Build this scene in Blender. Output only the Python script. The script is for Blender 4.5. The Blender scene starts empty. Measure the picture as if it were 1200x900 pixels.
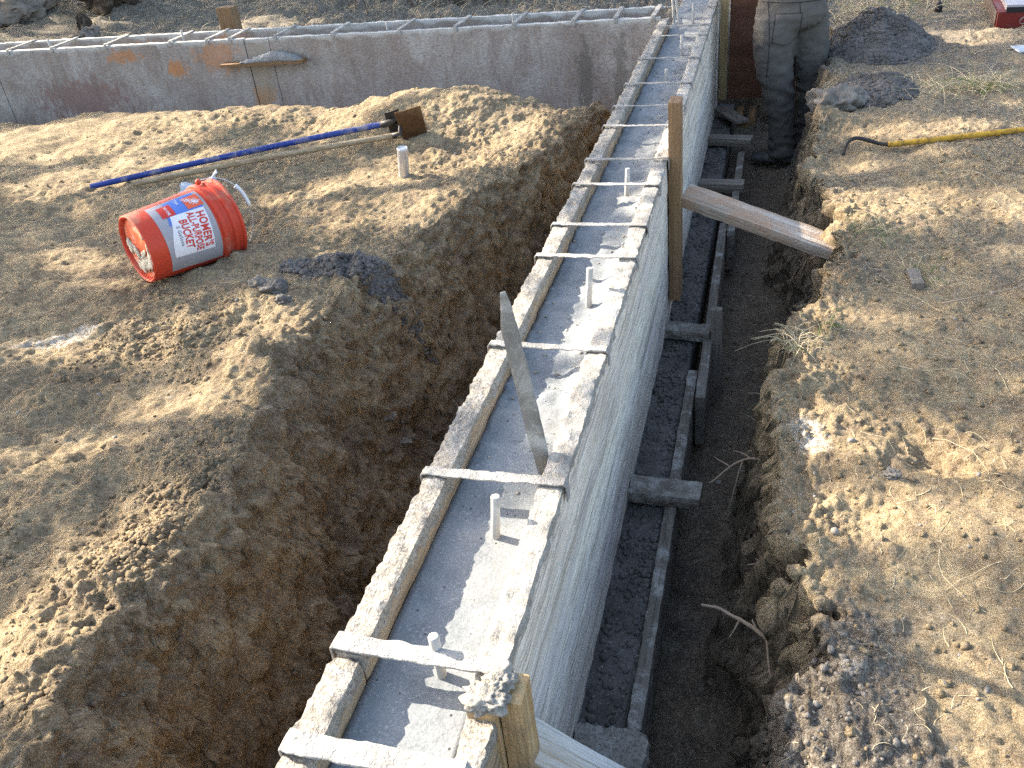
import bpy, bmesh, math, random
import numpy as np
from mathutils import Vector, Matrix, Euler

R = math.radians
rng = np.random.default_rng(7)
random.seed(7)
SC = bpy.context.scene
SKY_S, SUN_S, EXPO, DENO = .15, 5.0, 2.08, False
COL = SC.collection

# ------------------------------------------------------------------ noise
_perm = rng.permutation(256).astype(np.int64)
_g = rng.normal(size=(256, 3)); _g /= np.linalg.norm(_g, axis=1)[:, None]
def gnoise(p):
    p = np.asarray(p, float)
    i = np.floor(p).astype(np.int64); f = p - i
    w = f*f*f*(f*(f*6-15)+10)
    out = np.zeros(len(p))
    for dx in (0, 1):
        for dy in (0, 1):
            for dz in (0, 1):
                h = _perm[(_perm[(_perm[(i[:, 0]+dx) & 255]+i[:, 1]+dy) & 255]+i[:, 2]+dz) & 255]
                g = _g[h]
                d = (f[:, 0]-dx)*g[:, 0]+(f[:, 1]-dy)*g[:, 1]+(f[:, 2]-dz)*g[:, 2]
                wt = (w[:, 0] if dx else 1-w[:, 0])*(w[:, 1] if dy else 1-w[:, 1])*(w[:, 2] if dz else 1-w[:, 2])
                out += d*wt
    return out*1.6
def fbm(p, s, octv=4, gain=.5, seed=0.):
    p = np.asarray(p, float)*s+seed*17.37
    a, t = 1., 0.
    for _ in range(octv):
        t = t+a*gnoise(p); p = p*2.03+11.7; a *= gain
    return t
def facets(p, s, seed=0.):
    """broken-earth noise: every cell is a tilted flat facet of its own height"""
    p = np.asarray(p, float)*s+seed*9.7
    i = np.floor(p).astype(np.int64); best = np.full(len(p), 9e9); out = np.zeros(len(p))
    for dx in (-1, 0, 1):
        for dy in (-1, 0, 1):
            for dz in (-1, 0, 1):
                h = _perm[(_perm[(_perm[(i[:, 0]+dx) & 255]+i[:, 1]+dy) & 255]+i[:, 2]+dz) & 255]
                d = p-(i+[dx, dy, dz]+.5+.42*_g[h]); q = (d*d).sum(1); m = q < best
                best[m] = q[m]; out[m] = (h[m]/127.5-1)*.5+(d[m]*_g[(h[m]*7+3) & 255]).sum(1)*.75
    return out
def sstep(a, b, x):
    t = np.clip((x-a)/(b-a), 0, 1); return t*t*(3-2*t)

# ------------------------------------------------------------------ materials
class N:
    def __init__(s, name):
        s.m = bpy.data.materials.new(name); s.m.use_nodes = True
        s.t = s.m.node_tree; s.n = s.t.nodes; s.l = s.t.links
        s.b = s.n['Principled BSDF']; s.b.inputs['Roughness'].default_value = .9
        s.b.inputs['Specular IOR Level'].default_value = .25
    def link(s, a, b): s.l.new(a, b)
    def set(s, inp, v):
        if isinstance(v, bpy.types.NodeSocket): s.l.new(v, inp)
        elif isinstance(v, (tuple, list)) and len(v) == 3 and inp.type == 'RGBA': inp.default_value = (*v, 1)
        else: inp.default_value = v
    def pos(s): return s.n.new('ShaderNodeNewGeometry').outputs['Position']
    def obj(s): return s.n.new('ShaderNodeTexCoord').outputs['Object']
    def map(s, v, scale=(1, 1, 1), loc=(0, 0, 0)):
        k = s.n.new('ShaderNodeMapping'); s.l.new(v, k.inputs['Vector'])
        k.inputs['Scale'].default_value = scale; k.inputs['Location'].default_value = loc
        return k.outputs['Vector']
    def noise(s, v, scale, detail=5, rough=.6, dist=0.):
        k = s.n.new('ShaderNodeTexNoise'); s.l.new(v, k.inputs['Vector'])
        k.inputs['Scale'].default_value = scale; k.inputs['Detail'].default_value = detail
        k.inputs['Roughness'].default_value = rough; k.inputs['Distortion'].default_value = dist
        return k.outputs['Fac']
    def vor(s, v, scale, feat='F1', rand=1.):
        k = s.n.new('ShaderNodeTexVoronoi'); s.l.new(v, k.inputs['Vector']); k.feature = feat
        k.inputs['Scale'].default_value = scale; k.inputs['Randomness'].default_value = rand
        return k.outputs['Distance'], k.outputs['Color']
    def ramp(s, f, *st):
        k = s.n.new('ShaderNodeValToRGB'); s.l.new(f, k.inputs['Fac']); e = k.color_ramp.elements
        while len(e) > 1: e.remove(e[-1])
        for i, (p, c) in enumerate(st):
            if not isinstance(c, (tuple, list)): c = (c, c, c)
            q = e[0] if i == 0 else e.new(p)
            q.position = p; q.color = (*c, 1)
        return k.outputs['Color']
    def mix(s, f, a, b, mode='MIX'):
        k = s.n.new('ShaderNodeMix'); k.data_type = 'RGBA'; k.blend_type = mode
        s.set(k.inputs[0], f); s.set(k.inputs[6], a); s.set(k.inputs[7], b)
        return k.outputs[2]
    def math(s, op, a, b=0.):
        k = s.n.new('ShaderNodeMath'); k.operation = op; s.set(k.inputs[0], a); s.set(k.inputs[1], b)
        return k.outputs[0]
    def attr(s, nm):
        k = s.n.new('ShaderNodeAttribute'); k.attribute_name = nm; return k
    def sep(s, c):
        k = s.n.new('ShaderNodeSeparateColor'); s.l.new(c, k.inputs[0]); return k.outputs
    def bump(s, h, strength=.5, dist=.01, nrm=None):
        k = s.n.new('ShaderNodeBump'); k.inputs['Strength'].default_value = strength
        k.inputs['Distance'].default_value = dist; s.l.new(h, k.inputs['Height'])
        if nrm is not None: s.l.new(nrm, k.inputs['Normal'])
        return k.outputs['Normal']
    def done(s, col, nrm=None, rough=None, metal=None):
        s.set(s.b.inputs['Base Color'], col)
        if nrm is not None: s.l.new(nrm, s.b.inputs['Normal'])
        if rough is not None: s.set(s.b.inputs['Roughness'], rough)
        if metal is not None: s.set(s.b.inputs['Metallic'], metal)
        return s.m

def soil_material():
    n = N('soil'); p = n.pos()
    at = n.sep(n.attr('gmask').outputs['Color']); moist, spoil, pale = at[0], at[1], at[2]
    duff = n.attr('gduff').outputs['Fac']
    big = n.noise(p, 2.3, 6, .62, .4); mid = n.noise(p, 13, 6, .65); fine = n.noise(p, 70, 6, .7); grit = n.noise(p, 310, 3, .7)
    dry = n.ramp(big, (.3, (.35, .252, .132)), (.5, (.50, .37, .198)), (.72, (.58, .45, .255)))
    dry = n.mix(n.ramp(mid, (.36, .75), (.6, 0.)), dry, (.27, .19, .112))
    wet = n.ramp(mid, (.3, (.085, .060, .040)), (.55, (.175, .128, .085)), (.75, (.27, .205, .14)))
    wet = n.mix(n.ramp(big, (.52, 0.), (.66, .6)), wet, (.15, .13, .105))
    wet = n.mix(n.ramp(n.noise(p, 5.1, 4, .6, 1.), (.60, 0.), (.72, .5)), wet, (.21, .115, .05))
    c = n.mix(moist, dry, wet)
    dcol = n.ramp(fine, (.3, (.12, .10, .07)), (.5, (.25, .21, .15)), (.7, (.42, .37, .28)))
    c = n.mix(duff, c, dcol)
    c = n.mix(spoil, c, n.ramp(fine, (.3, (.10, .080, .058)), (.5, (.20, .165, .122)), (.72, (.31, .265, .205))))
    c = n.mix(n.math('MULTIPLY', pale, n.ramp(fine, (.4, 0.), (.55, 1.))), c, (.62, .58, .50))
    # speckle: grains of sand, chaff, little stones
    c = n.mix(n.ramp(grit, (.40, .6), (.50, 0.)), c, n.mix(.72, c, (.05, .038, .028)))
    c = n.mix(n.ramp(grit, (.53, 0.), (.64, .65)), c, n.mix(.5, c, (.74, .65, .52)))
    c = n.mix(n.ramp(fine, (.38, .65), (.49, 0.)), c, n.mix(.55, c, (.06, .045, .032)))
    c = n.mix(n.ramp(fine, (.53, 0.), (.64, .45)), c, n.mix(.5, c, (.70, .60, .46)))
    vd, vc = n.vor(p, 55)
    peb = n.math('MULTIPLY', n.ramp(vd, (.12, 1.), (.2, 0.)), n.ramp(n.sep(vc)[0], (.86, 0.), (.9, 1.)))
    c = n.mix(peb, c, n.ramp(n.sep(vc)[1], (.2, (.14, .12, .10)), (.9, (.50, .46, .40))))
    b = n.bump(n.noise(p, 30, 8, .78, .4), .8, .032)
    b = n.bump(n.noise(p, 95, 6, .78), .8, .014, b)
    b = n.bump(grit, .8, .006, b)
    return n.done(c, b, .95)

def concrete_material(name, lo, hi, bump=.4, pit=True, stain=(.30, .27, .22)):
    n = N(name); p = n.pos()
    f = n.noise(p, 9, 8, .62, .3); g = n.noise(p, 160, 4, .7); h = n.noise(p, 38, 5, .65)
    c = n.ramp(f, (.3, lo), (.7, hi))
    c = n.mix(n.ramp(n.noise(p, 4.2, 5, .6), (.5, 0.), (.7, .45)), c, stain)
    c = n.mix(n.ramp(g, (.34, .55), (.46, 0.)), c, n.mix(.6, c, (.06, .06, .06)))
    c = n.mix(n.ramp(g, (.57, 0.), (.7, .4)), c, (.62, .60, .56))
    b = n.bump(h, bump, .012); b = n.bump(g, bump, .004, b)
    if pit:
        vd, vc = n.vor(p, 60)
        hole = n.math('MULTIPLY', n.ramp(vd, (.10, 1.), (.17, 0.)), n.ramp(n.sep(vc)[0], (.84, 0.), (.87, 1.)))
        c = n.mix(hole, c, (.05, .05, .05)); b = n.bump(n.math('SUBTRACT', 1., hole), .5, .006, b)
    return n.done(c, b, .85)

def wood_material(name, a, b_, c_, cement=0., grain=26., rough=.8, stain=None):
    """board: grain runs along local x; the 'crust' attribute carries caked cement"""
    n = N(name); o = n.obj(); p = n.pos()
    v = n.map(o, (1.1, grain, grain))
    w = n.noise(v, 1.6, 6, .65, .6); w2 = n.noise(n.map(o, (5, 160, 160)), 1., 3, .6)
    c = n.ramp(w, (.32, a), (.5, b_), (.70, c_))
    c = n.mix(n.ramp(w2, (.36, .5), (.5, 0.)), c, n.mix(.6, c, (.03, .02, .012)))
    if stain is not None:
        c = n.mix(n.ramp(n.noise(p, 5, 5, .65, .5), (.48, 0.), (.62, .8)), c, stain)
    g = n.noise(p, 120, 4, .7); cl = n.noise(p, 16, 6, .7)
    cem = n.ramp(cl, (.3, (.20, .18, .15)), (.5, (.31, .285, .24)), (.62, (.38, .36, .32)), (.75, (.50, .48, .43)))
    cem = n.mix(n.ramp(g, (.40, .75), (.50, 0.)), cem, (.12, .105, .085))
    k = n.attr('crust').outputs['Fac']
    f = n.math('ADD', k, n.math('MULTIPLY', n.math('SUBTRACT', cl, .5), 1.4))
    f = n.math('ADD', f, cement)
    f = n.ramp(f, (.42, 0.), (.60, .92))
    c = n.mix(f, c, cem)
    b = n.bump(w2, .35, .004); b = n.bump(w, .3, .006, b); b = n.bump(g, .8, .008, b); b = n.bump(cl, .5, .012, b)
    return n.done(c, b, rough)

def plain(name, col, rough=.6, metal=0., var=.25, scale=30, dirt=None, dirt_amt=.5, bump=.15):
    n = N(name); p = n.obj()
    f = n.noise(p, scale, 5, .65)
    c = n.mix(n.ramp(f, (.3, var), (.6, 0.)), col, tuple(x*.45 for x in col))
    if dirt is not None:
        d = n.noise(p, scale*.45, 6, .7, .5)
        c = n.mix(n.ramp(d, (.5, 0.), (.66, dirt_amt)), c, dirt)
        rough = n.ramp(d, (.48, (rough,)*3), (.66, (.95,)*3))
    b = n.bump(n.noise(p, scale*6, 3, .6), bump, .002)
    return n.done(c, b, rough, metal)

def side_panel_material():
    """right-hand form face: cement-whitened board, long streaks of grain, drips"""
    n = N('whitewashed_form'); o = n.obj(); p = n.pos()
    v = n.map(o, (.7, 9, 14))
    w = n.noise(v, 2.4, 8, .68, .8); w2 = n.noise(n.map(o, (2.2, 60, 75)), 1.2, 5, .7)
    c = n.ramp(w, (.30, (.31, .25, .19)), (.43, (.66, .575, .46)), (.60, (.82, .73, .60)), (.8, (.50, .44, .38)))
    c = n.mix(n.ramp(n.noise(n.map(o, (.5, 3, 3)), 2.2, 4, .6), (.5, 0.), (.66, .45)), c, (.46, .42, .45))
    c = n.mix(n.ramp(w2, (.36, .75), (.48, 0.)), c, (.22, .19, .155))
    c = n.mix(n.ramp(n.noise(n.map(o, (1.3, 18, 22)), 3.1, 6, .7, 1.4), (.59, 0.), (.66, .6)), c, (.23, .185, .145))
    ln = n.noise(n.map(o, (.55, 13, 17)), 1.7, 5, .62, .5)
    c = n.mix(n.ramp(ln, (.484, 0.), (.496, .75), (.508, 0.)), c, (.17, .135, .105))
    dk = n.noise(n.map(o, (1, 3, 2.2)), 3.3, 6, .72)
    c = n.mix(n.ramp(dk, (.56, 0.), (.72, .55)), c, (.34, .29, .235))
    cl = n.noise(p, 17, 6, .7); g = n.noise(p, 120, 4, .7)
    k = n.attr('crust').outputs['Fac']
    f = n.ramp(n.math('ADD', k, n.math('MULTIPLY', n.math('SUBTRACT', cl, .5), 1.3)), (.5, 0.), (.68, 1.))
    cem = n.ramp(cl, (.3, (.20, .18, .15)), (.5, (.32, .295, .25)), (.75, (.50, .48, .43)))
    cem = n.mix(n.ramp(g, (.35, .6), (.47, 0.)), cem, (.14, .13, .115))
    c = n.mix(f, c, cem)
    b = n.bump(w2, .5, .006); b = n.bump(w, .3, .01, b); b = n.bump(g, .7, .006, b)
    return n.done(c, b, .85)

def far_panel_material():
    """far wall form: grey, mottled, washed-out purple-brown area, orange rust spots"""
    n = N('stained_plywood'); p = n.pos()
    f = n.noise(p, 3.1, 8, .68, .5); g = n.noise(n.map(p, (1, 1, 2.2)), 48, 6, .75); h = n.noise(p, 150, 3, .7)
    c = n.ramp(f, (.28, (.20, .162, .132)), (.48, (.32, .283, .245)), (.7, (.42, .392, .352)))
    c = n.mix(n.ramp(n.noise(n.map(p, (1, 1, .35)), 5.5, 6, .7, .6), (.42, .8), (.56, 0.)), c, (.25, .20, .165))
    c = n.mix(n.ramp(g, (.38, .6), (.50, 0.)), c, (.17, .135, .112))
    c = n.mix(n.ramp(g, (.54, 0.), (.68, .55)), c, (.50, .475, .455))
    c = n.mix(n.ramp(h, (.58, 0.), (.7, .4)), c, (.56, .54, .52))
    def spot(x, z, rx, rz, col, amt, wob=.55):
        nonlocal c
        q = n.map(p, (1/rx, .001, 1/rz), (-x/rx, 0, -z/rz))
        k = n.n.new('ShaderNodeVectorMath'); k.operation = 'LENGTH'; n.l.new(q, k.inputs[0])
        d = n.math('ADD', k.outputs['Value'], n.math('MULTIPLY', n.math('SUBTRACT', n.noise(p, 11, 5, .7), .5), wob*3.4)); d = n.math('ADD', d, n.math('MULTIPLY', n.math('SUBTRACT', n.noise(n.map(p, (1, 1, .4)), 42, 4, .7), .5), 2.2))
        c = n.mix(n.ramp(d, (.6, amt), (1.05, 0.)), c, col)
    spot(-4.33, -.35, .44, .17, (.205, .125, .105), .75)
    spot(-3.9, -.075, .15, .05, (.42, .19, .075), .7, .9); spot(-3.5, -.19, .085, .075, (.45, .19, .065), .8, .9)
    spot(-3.15, -.10, .17, .11, (.42, .20, .09), .65, .9); spot(-2.87, -.38, .10, .10, (.36, .20, .09), .8)
    spot(-2.85, -.2, .09, .25, (.30, .25, .18), .6)
    spot(-.62, -.32, .07, .22, (.10, .095, .075), .6); spot(-.40, -.30, .05, .28, (.10, .095, .075), .5)
    sv = n.noise(n.map(p, (1, 1, .16)), 14, 5, .7)
    c = n.mix(n.ramp(sv, (.56, 0.), (.70, .6)), c, (.17, .135, .112))
    k = n.attr('crust').outputs['Fac']
    c = n.mix(n.ramp(k, (.45, 0.), (.7, 1.)), c, n.ramp(g, (.3, (.30, .29, .26)), (.7, (.56, .54, .49))))
    b = n.bump(g, .4, .008); b = n.bump(h, .3, .003, b)
    return n.done(c, b, .9)

M = {}
M['soil'] = soil_material()
M['conc'] = concrete_material('floated_concrete', (.148, .160, .164), (.238, .250, .250), .25)
M['conc_rough'] = concrete_material('rough_concrete', (.17, .168, .162), (.285, .28, .268), .9)
M['conc_dark'] = concrete_material('damp_concrete', (.065, .058, .05), (.155, .14, .12), .9, True, (.07, .066, .06))
M['conc_crust'] = concrete_material('cement_crust', (.22, .20, .165), (.42, .39, .33), .9)
M['form_wood'] = wood_material('form_board', (.22, .15, .085), (.36, .27, .17), (.44, .36, .25), .12)
M['form_white'] = side_panel_material()
M['ply'] = far_panel_material()
M['yellow_wood'] = wood_material('yellow_pine', (.31, .19, .08), (.46, .31, .15), (.55, .41, .23), -.18, 22, .75, (.20, .15, .10))
M['gray_wood'] = wood_material('weathered_wood', (.13, .105, .08), (.22, .185, .145), (.32, .28, .23), -.02)
M['dark_wood'] = wood_material('damp_wood', (.055, .042, .03), (.10, .08, .06), (.15, .125, .10), .02)
M['foot_wood'] = wood_material('cement_smeared_wood', (.10, .08, .06), (.17, .145, .115), (.24, .21, .175), .2)
M['brown_wood'] = wood_material('brown_stud', (.15, .085, .04), (.25, .15, .075), (.33, .21, .11), -.3)
M['brace_wood'] = wood_material('brace_plank', (.20, .14, .09), (.36, .29, .22), (.50, .46, .40), .05, 24, .8, (.33, .20, .12))
M['pale_brace'] = wood_material('pale_brace_plank', (.34, .24, .13), (.50, .46, .40), (.58, .55, .50), .12, 24)
M['red_ply'] = wood_material('red_brown_plywood', (.105, .045, .026), (.155, .070, .042), (.19, .095, .06), -.5, 8)
M['stud'] = wood_material('yellow_stud', (.27, .19, .085), (.38, .28, .14), (.45, .34, .18), -.5)
M['tie'] = concrete_material('cement_caked_steel', (.22, .205, .18), (.42, .40, .36), .8, False, (.34, .28, .21))
M['rebar'] = plain('pale_dowel', (.44, .43, .40), .55, .25, .4, 60, (.34, .31, .27), .6)
M['galv'] = plain('cement_spotted_lath', (.235, .225, .20), .6, .2, .4, 26, (.50, .48, .43), .75)
M['gravel'] = concrete_material('dark_gravel', (.055, .048, .041), (.155, .138, .12), .5, False, (.10, .098, .095))
M['bucket'] = plain('orange_red_plastic', (.54, .055, .024), .5, 0, .3, 7, (.40, .24, .16), .9, .08)
M['bucket_base'] = plain('worn_orange_plastic', (.70, .14, .06), .5, 0, .3, 14, (.66, .58, .44), .7)
M['mortar_smear'] = plain('dried_mortar', (.60, .54, .42), .9, 0, .5, 40, (.09, .075, .055), .8)
M['label_grey'] = plain('grey_label', (.34, .32, .33), .55, 0, .2, 18, (.45, .38, .33), .4)
M['label_white'] = plain('white_label', (.74, .70, .69), .55, 0, .12, 20, (.55, .45, .38), .35)
M['label_blue'] = plain('blue_label', (.10, .19, .50), .55, 0, .15, 20, (.45, .42, .42), .4)
M['label_red'] = plain('red_print', (.58, .045, .03), .55, 0, .2, 30)
M['label_orange'] = plain('orange_print', (.72, .12, .05), .55, 0, .15, 30)
M['ink'] = plain('dark_print', (.05, .06, .09), .6, 0, .1, 30)
M['wire'] = plain('galvanised_wire', (.55, .55, .55), .4, .7, .2, 40)
M['grip'] = plain('white_grip', (.78, .77, .74), .5, 0, .15, 30)
M['blue'] = plain('blue_handle', (.016, .040, .20), .42, 0, .3, 22, (.30, .27, .24), .75)
M['ash'] = wood_material('ash_handle', (.22, .16, .09), (.33, .26, .16), (.42, .34, .23), -.2, 30)
M['rust_plate'] = plain('rusted_steel', (.085, .045, .02), .5, .45, .6, 14, (.27, .17, .075), .6)
M['dark_steel'] = plain('dark_steel', (.045, .042, .04), .5, .5, .4, 25, (.12, .09, .06), .6)
M['silver'] = plain('dull_silver', (.55, .55, .55), .38, .6, .4, 30, (.35, .33, .30), .7)
M['yellow_paint'] = plain('chipped_yellow', (.52, .30, .035), .65, 0, .6, 60, (.15, .085, .03), .95)
M['tool_red'] = plain('dark_red_enamel', (.15, .018, .014), .45, .1, .3, 20, (.10, .06, .045), .5)
M['tool_side'] = plain('worn_brown_enamel', (.12, .085, .065), .6, .1, .4, 25, (.26, .21, .17), .6)
M['tool_lid'] = plain('dusty_lid', (.40, .37, .38), .5, .1, .2, 12, (.50, .45, .40), .5)
M['white_ink'] = plain('white_scrawl', (.62, .55, .52), .7, 0, .1, 30)
M['black'] = plain('black_rubber', (.016, .016, .018), .6, 0, .2, 30)
M['plastic_scrap'] = plain('pale_plastic', (.48, .52, .53), .45, 0, .3, 30, (.30, .27, .22), .5)
M['red_cup'] = plain('red_plastic', (.60, .02, .03), .4, 0, .15, 30)
M['root'] = plain('pale_root', (.34, .25, .17), .85, 0, .4, 40)
M['straw'] = plain('dry_straw', (.62, .51, .32), .8, 0, .35, 50)
M['grass'] = plain('green_grass', (.16, .22, .06), .75, 0, .3, 40)
M['stone'] = plain('stone', (.27, .235, .19), .85, 0, .5, 30)
M['clod'] = None
M['bark'] = plain('bark', (.13, .09, .06), .95, 0, .6, 14, (.24, .18, .13), .6, .6)
M['rootball'] = plain('dark_rootball', (.07, .05, .035), .95, 0, .6, 18, (.26, .20, .13), .6, .6)
M['log'] = plain('old_log', (.24, .20, .16), .95, 0, .6, 12, (.30, .26, .21), .6, .6)
M['leaf'] = plain('leaf', (.07, .10, .03), .6, 0, .4, 3)
M['jean'] = None

def cloth(name, col, scale=1.):
    n = N(name); o = n.obj()
    f = n.noise(o, 6, 5, .6); wv = n.noise(n.map(o, (1, 1, 1)), 260, 2, .6)
    c = n.mix(n.ramp(f, (.35, .35), (.65, 0.)), col, tuple(x*.65 for x in col))
    c = n.mix(n.ramp(n.noise(o, 14, 6, .7), (.52, 0.), (.7, .2)), c, tuple(min(1, x*1.6+.02) for x in col))
    b = n.bump(n.noise(o, 16, 4, .6, .6), .35, .012); b = n.bump(wv, .3, .0015, b)
    return n.done(c, b, .95)
M['jean'] = cloth('charcoal_denim', (.112, .100, .085))
M['shirt'] = cloth('pale_grey_cotton', (.30, .30, .29))
M['skin'] = plain('skin', (.42, .24, .165), .55, 0, .1, 20)
M['hair'] = plain('dark_hair', (.03, .022, .017), .7, 0, .3, 60)
M['boot'] = plain('dusty_shoe', (.09, .088, .085), .7, 0, .3, 25, (.26, .24, .21), .7)
def clod_material():
    n = N('soil_clod'); p = n.pos()
    f = n.noise(p, 30, 5, .65)
    c = n.ramp(f, (.3, (.20, .135, .08)), (.5, (.32, .23, .14)), (.72, (.42, .33, .22)))
    return n.done(c, n.bump(n.noise(p, 200, 4, .7), .5, .004), .95)
M['clod'] = clod_material()
M['spoil'] = concrete_material('spoil_lump', (.13, .112, .09), (.25, .22, .18), .9, False, (.28, .22, .15))

# ------------------------------------------------------------------ object helpers
def tag(o, label=None, cat=None, group=None, kind=None):
    if label: o['label'] = label
    if cat: o['category'] = cat
    if group: o['group'] = group
    if kind: o['kind'] = kind
    return o
def empty(name, loc, rot=(0, 0, 0)):
    o = bpy.data.objects.new(name, None); COL.objects.link(o)
    o.location = loc; o.rotation_euler = rot; o.empty_display_size = .05
    return o
def mesh(name, v, f, mat, parent=None, loc=None, rot=None, smooth=True, attrs=None):
    me = bpy.data.meshes.new(name)
    v = np.asarray(v, np.float32)
    if isinstance(f, np.ndarray):
        k = f.shape[1]
        me.vertices.add(len(v)); me.vertices.foreach_set('co', v.ravel())
        me.loops.add(f.size); me.loops.foreach_set('vertex_index', f.astype(np.int32).ravel())
        me.polygons.add(len(f)); me.polygons.foreach_set('loop_start', np.arange(0, f.size, k, dtype=np.int32))
        me.polygons.foreach_set('loop_total', np.full(len(f), k, np.int32))
        me.update(calc_edges=True)
    else:
        me.from_pydata([tuple(x) for x in v.tolist()], [], [tuple(x) for x in f]); me.update()
    me.validate()
    if smooth: me.polygons.foreach_set('use_smooth', np.ones(len(me.polygons), bool))
    for nm, a in (attrs or {}).items():
        if a.ndim == 1:
            at = me.attributes.new(nm, 'FLOAT', 'POINT'); at.data.foreach_set('value', a.astype(np.float32))
        else:
            at = me.attributes.new(nm, 'FLOAT_COLOR', 'POINT')
            at.data.foreach_set('color', np.concatenate([a, np.ones((len(a), 4-a.shape[1]))], 1).astype(np.float32).ravel())
    if mat is not None: me.materials.append(mat)
    o = bpy.data.objects.new(name, me); COL.objects.link(o)
    if parent is not None: o.parent = parent
    if loc is not None: o.location = loc
    if rot is not None: o.rotation_euler = rot
    return o
def grid_box(L, W, T, res):
    """closed box surface, subdivided, welded; centred on the origin"""
    n = [max(1, int(round(d/res))) for d in (L, W, T)]
    D = np.array([L, W, T])
    V, F = [], []; off = 0
    for ax in range(3):
        a, b = (ax+1) % 3, (ax+2) % 3
        A, B = np.meshgrid(np.arange(n[a]+1), np.arange(n[b]+1), indexing='ij')
        for s in (0, 1):
            q = np.zeros((A.size, 3)); q[:, a] = A.ravel()/n[a]; q[:, b] = B.ravel()/n[b]; q[:, ax] = s
            V.append((q-.5)*D)
            i = np.arange(A.size).reshape(A.shape)
            fa = np.stack([i[:-1, :-1].ravel(), i[1:, :-1].ravel(), i[1:, 1:].ravel(), i[:-1, 1:].ravel()], 1)+off
            F.append(fa if s else fa[:, ::-1]); off += A.size
    V = np.concatenate(V); F = np.concatenate(F)
    _, idx, inv = np.unique(np.round(V, 6), axis=0, return_index=True, return_inverse=True)
    return V[idx], inv.reshape(-1)[F]
_seed = [0]
def board(name, L, W, T, loc, rot, mat, res=.02, crust=0., amp=.002, lump=.007, edge='top', parent=None, bow=0., taper=None, rnd=None):
    """plank along local x, with uneven surface and caked cement along its +z edge"""
    _seed[0] += 1; sd = _seed[0]
    v, f = grid_box(L, W, T, res)
    rad = rnd if rnd is not None else min(.004, .2*min(W, T))
    core = np.clip(v, -np.array([L, W, T])/2+rad, np.array([L, W, T])/2-rad)
    n = v-core; ln = np.linalg.norm(n, axis=1)[:, None]; n = n/np.maximum(ln, 1e-9)
    v = core+n*rad
    p = v+sd*3.1
    cr = np.zeros(len(v))
    if crust > 0:
        dz = T/2-v[:, 2]
        cr = crust*(1-sstep(.005, .05+.05*np.clip(fbm(p*[1, 0, 0], 7, 3, seed=2), -1, 1), dz))
    if edge == 'all' and crust > 0: cr = np.full(len(v), crust)
    k = amp*fbm(p, 14, 3, seed=1)
    k = k+np.clip(cr, 0, 1.2)*lump*(.2+.75*fbm(p, 27, 4, .7, seed=3))
    v = v+n*k[:, None]
    v = v+n*(np.clip(cr, 0, 1.2)*.0035*fbm(p, 62, 2, .6, seed=4))[:, None]
    if bow: v[:, 1] += bow*(np.cos(v[:, 0]/L*math.pi)-.5)
    if taper is not None: taper(v)
    return autosmooth(mesh(name, v, f, mat, parent, loc, rot, True, {'crust': cr}), 38)
def autosmooth(o, ang=40):
    me = o.data
    try: me.set_sharp_from_angle(angle=R(ang))
    except Exception: pass
    return o
def sweep(path, rad, sides=8, cap=True):
    """tube along path; rad scalar, list, or (ru, rv)"""
    P = np.asarray(path, float); n = len(P)
    T = np.gradient(P, axis=0); T /= np.maximum(np.linalg.norm(T, axis=1)[:, None], 1e-9)
    u = np.cross(T[0], [0, 0, 1.]);
    if np.linalg.norm(u) < .05: u = np.cross(T[0], [0, 1., 0])
    u /= np.linalg.norm(u); V = []
    rad = np.broadcast_to(np.asarray(rad, float), (n,)) if np.ndim(rad) < 2 else np.asarray(rad)
    a = np.arange(sides)/sides*2*math.pi
    for i in range(n):
        u = u-T[i]*(u@T[i]); u /= np.linalg.norm(u); w = np.cross(T[i], u)
        r = rad[i] if np.ndim(rad[i]) else (rad[i], rad[i])
        V.append(P[i]+np.cos(a)[:, None]*u*r[0]+np.sin(a)[:, None]*w*r[1])
    V = np.concatenate(V); F = []
    for i in range(n-1):
        for j in range(sides):
            k = (j+1) % sides
            F.append((i*sides+j, i*sides+k, (i+1)*sides+k, (i+1)*sides+j))
    if cap:
        F.append(tuple(range(sides-1, -1, -1))); F.append(tuple((n-1)*sides+j for j in range(sides)))
    return V, F
class MB:
    def __init__(s): s.v, s.f, s.n = [], [], 0
    def add(s, v, f):
        v = np.asarray(v); s.v.append(v); s.f += [tuple(i+s.n for i in q) for q in f]; s.n += len(v); return s
    def tube(s, path, rad, sides=8, cap=True): return s.add(*sweep(path, rad, sides, cap))
    def build(s, name, mat, parent=None, smooth=True, **k):
        return mesh(name, np.concatenate(s.v), s.f, mat, parent, smooth=smooth, **k)
def blob(c, r, sub=3, amp=.3, fr=1.2, seed=0.):
    bm = bmesh.new(); bmesh.ops.create_icosphere(bm, subdivisions=sub, radius=1)
    v = np.array([x.co for x in bm.verts]); f = [tuple(y.index for y in q.verts) for q in bm.faces]; bm.free()
    k = 1+amp*fbm(v, fr, 4, .55, seed)
    return np.asarray(c)+v*k[:, None]*np.asarray(r), f
_ico = {}
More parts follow.
